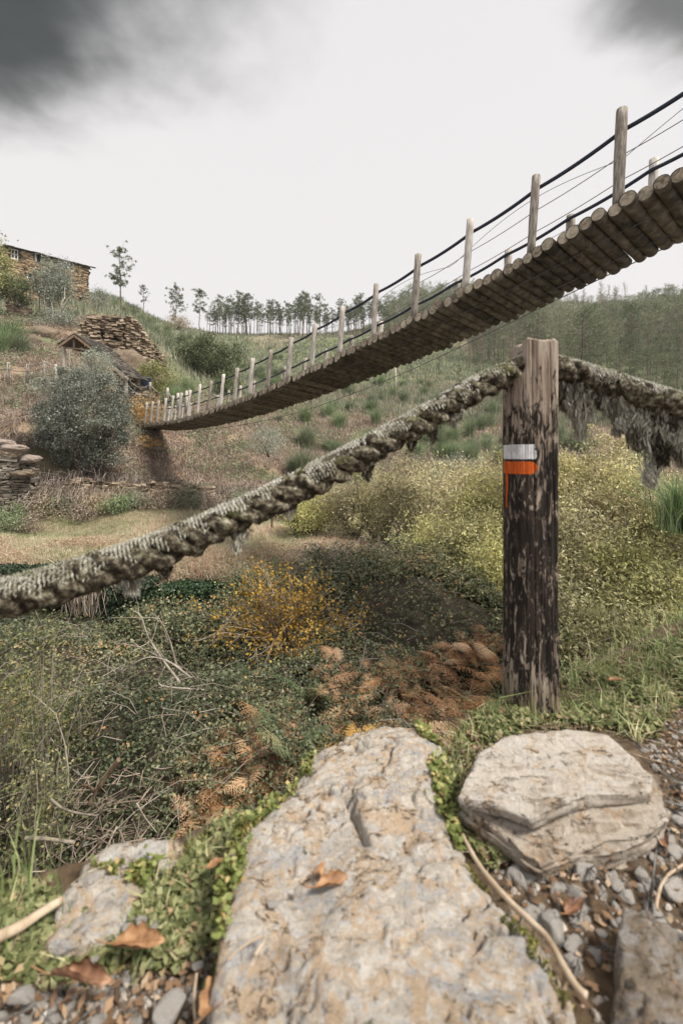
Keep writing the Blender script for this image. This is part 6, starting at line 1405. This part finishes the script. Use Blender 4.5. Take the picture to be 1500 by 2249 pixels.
def ferns():
    V = [fern(1, 5, .95, M_fern), fern(2, 4, 1.05, M_fern), fern(3, 6, .85, M_fern, .55), fern(4, 5, .85, M_ferng), fern(5, 7, .62, M_ferny)]; first = [True]*5
    def put(k, px, d, sc, lab, grp, dz=.12):
        x = (px-CX)/F*d; z = float(mound(np.array([x]), np.array([d]))[0])+dz; o = V[k] if first[k] else V[k].copy()
        if not first[k]: COL.objects.link(o)
        first[k] = False; o.location = (x, d, z); o.scale = (sc,)*3; o.rotation_euler = (rng.normal()*.15+.22, rng.normal()*.2, rng.random()*6.28); tag(o, lab, 'fern', grp)
    put(4, 762, 4.15, .75, 'golden yellow fern just above the boulder top', None)
    A = 'rust coloured bracken fern in the patch between yellow shrub and boulder'; g = 'rusty bracken in the ravine'
    spots = [(900, 5.6), (850, 5.9), (950, 5.5), (990, 5.9), (920, 5.0), (870, 5.2), (970, 5.1), (820, 5.3), (1020, 5.3), (880, 6.3), (940, 6.2), (1040, 5.8), (840, 4.7), (900, 4.6), (780, 5.0), (800, 4.6), (740, 4.8), (960, 4.6), (1000, 4.8), (860, 4.2), (900, 4.2), (1060, 5.0), (1080, 5.5), (720, 5.6), (770, 5.9), (1090, 4.9), (930, 4.4), (1010, 6.4), (700, 4.4), (1050, 6.2), (1090, 6.0), (1000, 5.5), (980, 6.3), (1070, 4.6)]
    for i, (px, d) in enumerate(spots+[(a_+28, b_+.22) for a_, b_ in spots if a_ > 760]): put(rng.integers(3), 840+(px-870)*1.2+rng.normal()*16, 3.9+(min(d, 6.3)-4.1)*.9+rng.normal()*.12, .40+.2*rng.random(), A, g, .07)
    B = 'copper bracken fern hanging left of the boulder'
    for px, d in [(500, 3.7), (470, 3.9), (445, 4.1), (520, 4.1), (575, 3.8), (590, 3.95), (490, 4.2), (545, 4.25), (460, 3.75), (610, 4.6), (530, 3.8), (560, 4.0), (455, 3.6), (510, 3.45), (550, 3.6), (600, 4.2), (580, 4.5), (480, 3.4), (620, 4.0), (540, 4.3)]: put(rng.integers(3), px, d, .42+.15*rng.random(), B, 'copper bracken left of the boulder', .10)
    for px, d in [(640, 3.9), (690, 5.0), (590, 4.8), (560, 5.6), (430, 7.6), (460, 7.6)]: put(3, px, d, .6+.2*rng.random(), 'green and tan bracken fern among the brambles', 'green bracken in the ravine')
    for px, d in [(395, 8.0), (470, 8.2), (500, 8.0), (690, 6.5), (420, 8.3)]: put(rng.integers(3), px, d, .7, 'rusty bracken fern growing before the ivy wall', 'bracken before the ivy wall')
ferns()
def deadwood():
    def br(pts, d, r0, r1, lab, forks=5, seed=0, mat=M_palebark, nm='dead_branch'):
        q = [P(p[0], p[1], d+(p[2] if len(p) > 2 else 0)) for p in pts]; path = smooth_path(q, 50); mb = MB(); tube(mb, path, np.linspace(r0, r1, 50), 7, nz=r0*.25, nsc=12); r = np.random.default_rng(seed)
        for _ in range(forks):
            i = r.integers(12, 46); a = path[i]; dv = unit(path[min(49, i+3)]-path[i-3]+r.normal(size=3)*.02)+rdir(1)[0]*.9; L = .15+.3*r.random(); s = np.linspace(0, 1, 6)[:, None]; tube(mb, a+dv*L*s+np.cumsum(r.normal(size=(6, 3))*.012, 0), np.linspace(r1*1.2, r1*.4, 6), 4, cap=False)
        return tag(mb.build(nm, mat, smooth=True), lab, 'branch')
    br([(395, 1500), (350, 1440), (322, 1395), (310, 1350), (292, 1342)], 5.5, .018, .006, 'pale forked dead branch pointing up before the ivy wall', 6, 1)
    br([(388, 1465), (372, 1400), (352, 1360), (330, 1345)], 5.6, .016, .005, 'curved bleached branch right of the forked one', 5, 2)
    br([(400, 1470), (345, 1440), (310, 1425), (290, 1408)], 5.3, .016, .005, 'bleached branch leaning left across the brambles', 5, 3)
    br([(420, 1490), (370, 1450), (320, 1440), (265, 1478)], 5.2, .014, .004, 'long thin grey branch drooping to the left', 4, 4)
    br([(448, 1516), (395, 1512), (352, 1508), (346, 1495), (362, 1465)], 4.9, .012, .006, 'hooked bleached branch lying over the brambles', 2, 5)
    br([(355, 1335), (362, 1310), (352, 1290), (362, 1268)], 8.7, .014, .006, 'short pale branch sticking out of the ivy', 2, 6)
    br([(430, 1410), (470, 1395), (500, 1370), (520, 1350)], 6.2, .012, .005, 'thin arching branch left of the yellow shrub', 4, 7)
    br([(262, 1668), (240, 1700), (215, 1735), (195, 1768)], 3.4, .020, .015, 'thick reddish broken branch leaning in the brush at lower left', 1, 8, M_brownwood)
    br([(55, 1842), (100, 1843), (165, 1852)], 3.1, .015, .013, 'pale cut log lying level at the far lower left', 0, 9)
    br([(110, 1755), (140, 1780), (185, 1790), (215, 1792)], 3.2, .010, .007, 'curved bleached stick in the brush pile', 2, 10)
    br([(300, 1765), (320, 1800), (345, 1830)], 3.4, .007, .003, 'curved brown stick near the bank edge', 2, 11)
    br([(170, 1870), (215, 1800), (245, 1740)], 3.1, .008, .004, 'straight grey stick standing in the brush pile', 2, 12)
    mb = MB(); n = 620; px = 40+rng.random(n)*300; d = 2.9+rng.random(n)*.9; x = (px-CX)/F*d; z = mound(x, d)+.05+.42*rng.random(n); dv = rng.normal(size=(n, 3))*[1, 1, .45]; dv = unit(dv); L = .12+.32*rng.random((n, 1)); a = rng.random(n)*.7
    A = np.c_[x, d, z]; M1 = A+dv*L*.5; E = M1+unit(dv+rdir(n)*.3)*L*.5; r = .003+.005*rng.random(n)**2; sticks(mb, A, M1, r, r*.8, 5, a); sticks(mb, M1, E, r*.8, r*.35, 5, a)
    tag(mb.build('brush_pile', M_twigd), 'tangled heap of dry sticks in the lower left of the ravine', 'brush', kind='stuff')
    # brown arching bramble mound in the middle, hanging dry roots on the terraces
    def tangle(px, d, rx, h, n, lab, seed, wl=.0):
        b = T(px, d); root = empty('dry_bramble', b); tag(root, lab, 'bramble'); r = np.random.default_rng(seed); mb = MB()
        for _ in range(n):
            az = r.random()*6.28; L = rx*(.6+.6*r.random()); s = np.linspace(0, 1, 8)[:, None]; hd = np.array([math.cos(az), math.sin(az)*.8, 0]); o = r.normal(size=3)*[rx*.25, rx*.2, 0]
            q = o+hd*L*s+np.array([0, 0, 1.])*h*(.7+.5*r.random())*4*(s*(1-s)*.62+.12*s)+np.cumsum(r.normal(size=(8, 3))*.02, 0); q[:, 2] = np.maximum(q[:, 2], -.2); sticks(mb, q[:-1], q[1:], .0055, .0045, 3, r.random())
        mb.build('canes', M_twigd, root); n2 = n*26; d_ = unit(r.normal(size=(n2, 3))*[1, 1, .8]); d_[:, 2] = np.abs(d_[:, 2]); c = d_*np.array([rx, rx*.8, h])*(.8+.25*r.random((n2, 1))); k_ = fbm(c, 3.5, 2, .5, seed) > .05; c = c[k_]; leaves(mb := MB(), c, .03+.02*r.random(len(c)), .02, .6, a=np.clip(.4+.3*r.normal(size=len(c)), 0, 1))
        if not wl: mb.build('leaves', M_bramble, root)
    tangle(755, 9.2, 1.0, .75, 240, 'brown mound of arching dry brambles in the middle of the picture', 1)
    tangle(875, 10.0, .9, .5, 160, 'low rusty bramble mound right of the brown mound', 2)
    tangle(690, 16.0, .8, .5, 90, 'grey dry brambles on the bank below the bridge', 3)
    tangle(185, 9.0, .8, 1.1, 150, 'grey leafless bramble tangle hanging over the ivy wall', 5, 1)
    for i, (px, d) in enumerate([(370, 18.4), (430, 18.6), (490, 18.8), (545, 19.2), (270, 17.6), (110, 16.8), (340, 17.4), (460, 17.5), (520, 18.0), (60, 17.6), (150, 16.7), (200, 16.6), (250, 16.9), (300, 17.0), (350, 17.0), (400, 17.2), (440, 17.1), (480, 17.3), (530, 17.4), (580, 18.2), (610, 19), (90, 16.2), (40, 15.9), (330, 18.2), (395, 17.9), (620, 17.6), (230, 17.8), (560, 17.2)]): tangle(px, d, .9, .55, 90, 'dry grey brown bramble clump draped over the far terrace', 10+i) if False else _dr(px, d, i)
def _dr(px, d, i):
    b = T(px, d); r = np.random.default_rng(200+i); mb = MB(); n = 420; o = r.normal(size=(n, 3))*[.75, .3, .12]; hd = unit(r.normal(size=(n, 3))*[.6, .25, .1]+[0, -.6, .25]); L = (.35+.5*r.random((n, 1)))
    m1 = o+hd*L*.5; e = m1+unit(hd+np.array([0, -.1, -1.5]))*L*.75; a = np.clip(.4+.3*r.normal(size=n), 0, 1); sticks(mb, o, m1, .008, .007, 3, a); sticks(mb, m1, e, .007, .003, 3, a)
    q = mb.build('hanging_canes', M_twigd); q.location = tuple(b+np.array([0, 0, .1])); tag(q, 'dry grey brown bramble canes draped over the far terrace', 'brambles', 'dry brambles draped over the far terraces')
deadwood()

# ------------------------------------------------------------------ thin valley haze
def haze():
    m = bpy.data.materials.new('valley haze'); m.use_nodes = True; nt = m.node_tree; nt.nodes.clear()
    out = nt.nodes.new('ShaderNodeOutputMaterial'); v = nt.nodes.new('ShaderNodeVolumePrincipled'); v.inputs['Color'].default_value = (.985, .99, 1.0, 1); v.inputs['Density'].default_value = .00035; v.inputs['Anisotropy'].default_value = .2
    nt.links.new(v.outputs[0], out.inputs['Volume']); lo = float(GZ.min()); x0, x1 = float(GX.min())-5, float(GX.max())+5; y0, y1 = -12.0, float(GD.max())+5; z0 = min(lo, -12)-1; z1 = float(GZ.max())+25
    mb = MB(); box(mb, ((x0+x1)/2, (y0+y1)/2, (z0+z1)/2), x1-x0, y1-y0, z1-z0); o = mb.build('haze', m); tag(o, 'thin pale air filling the valley', 'haze', kind='stuff')
haze()
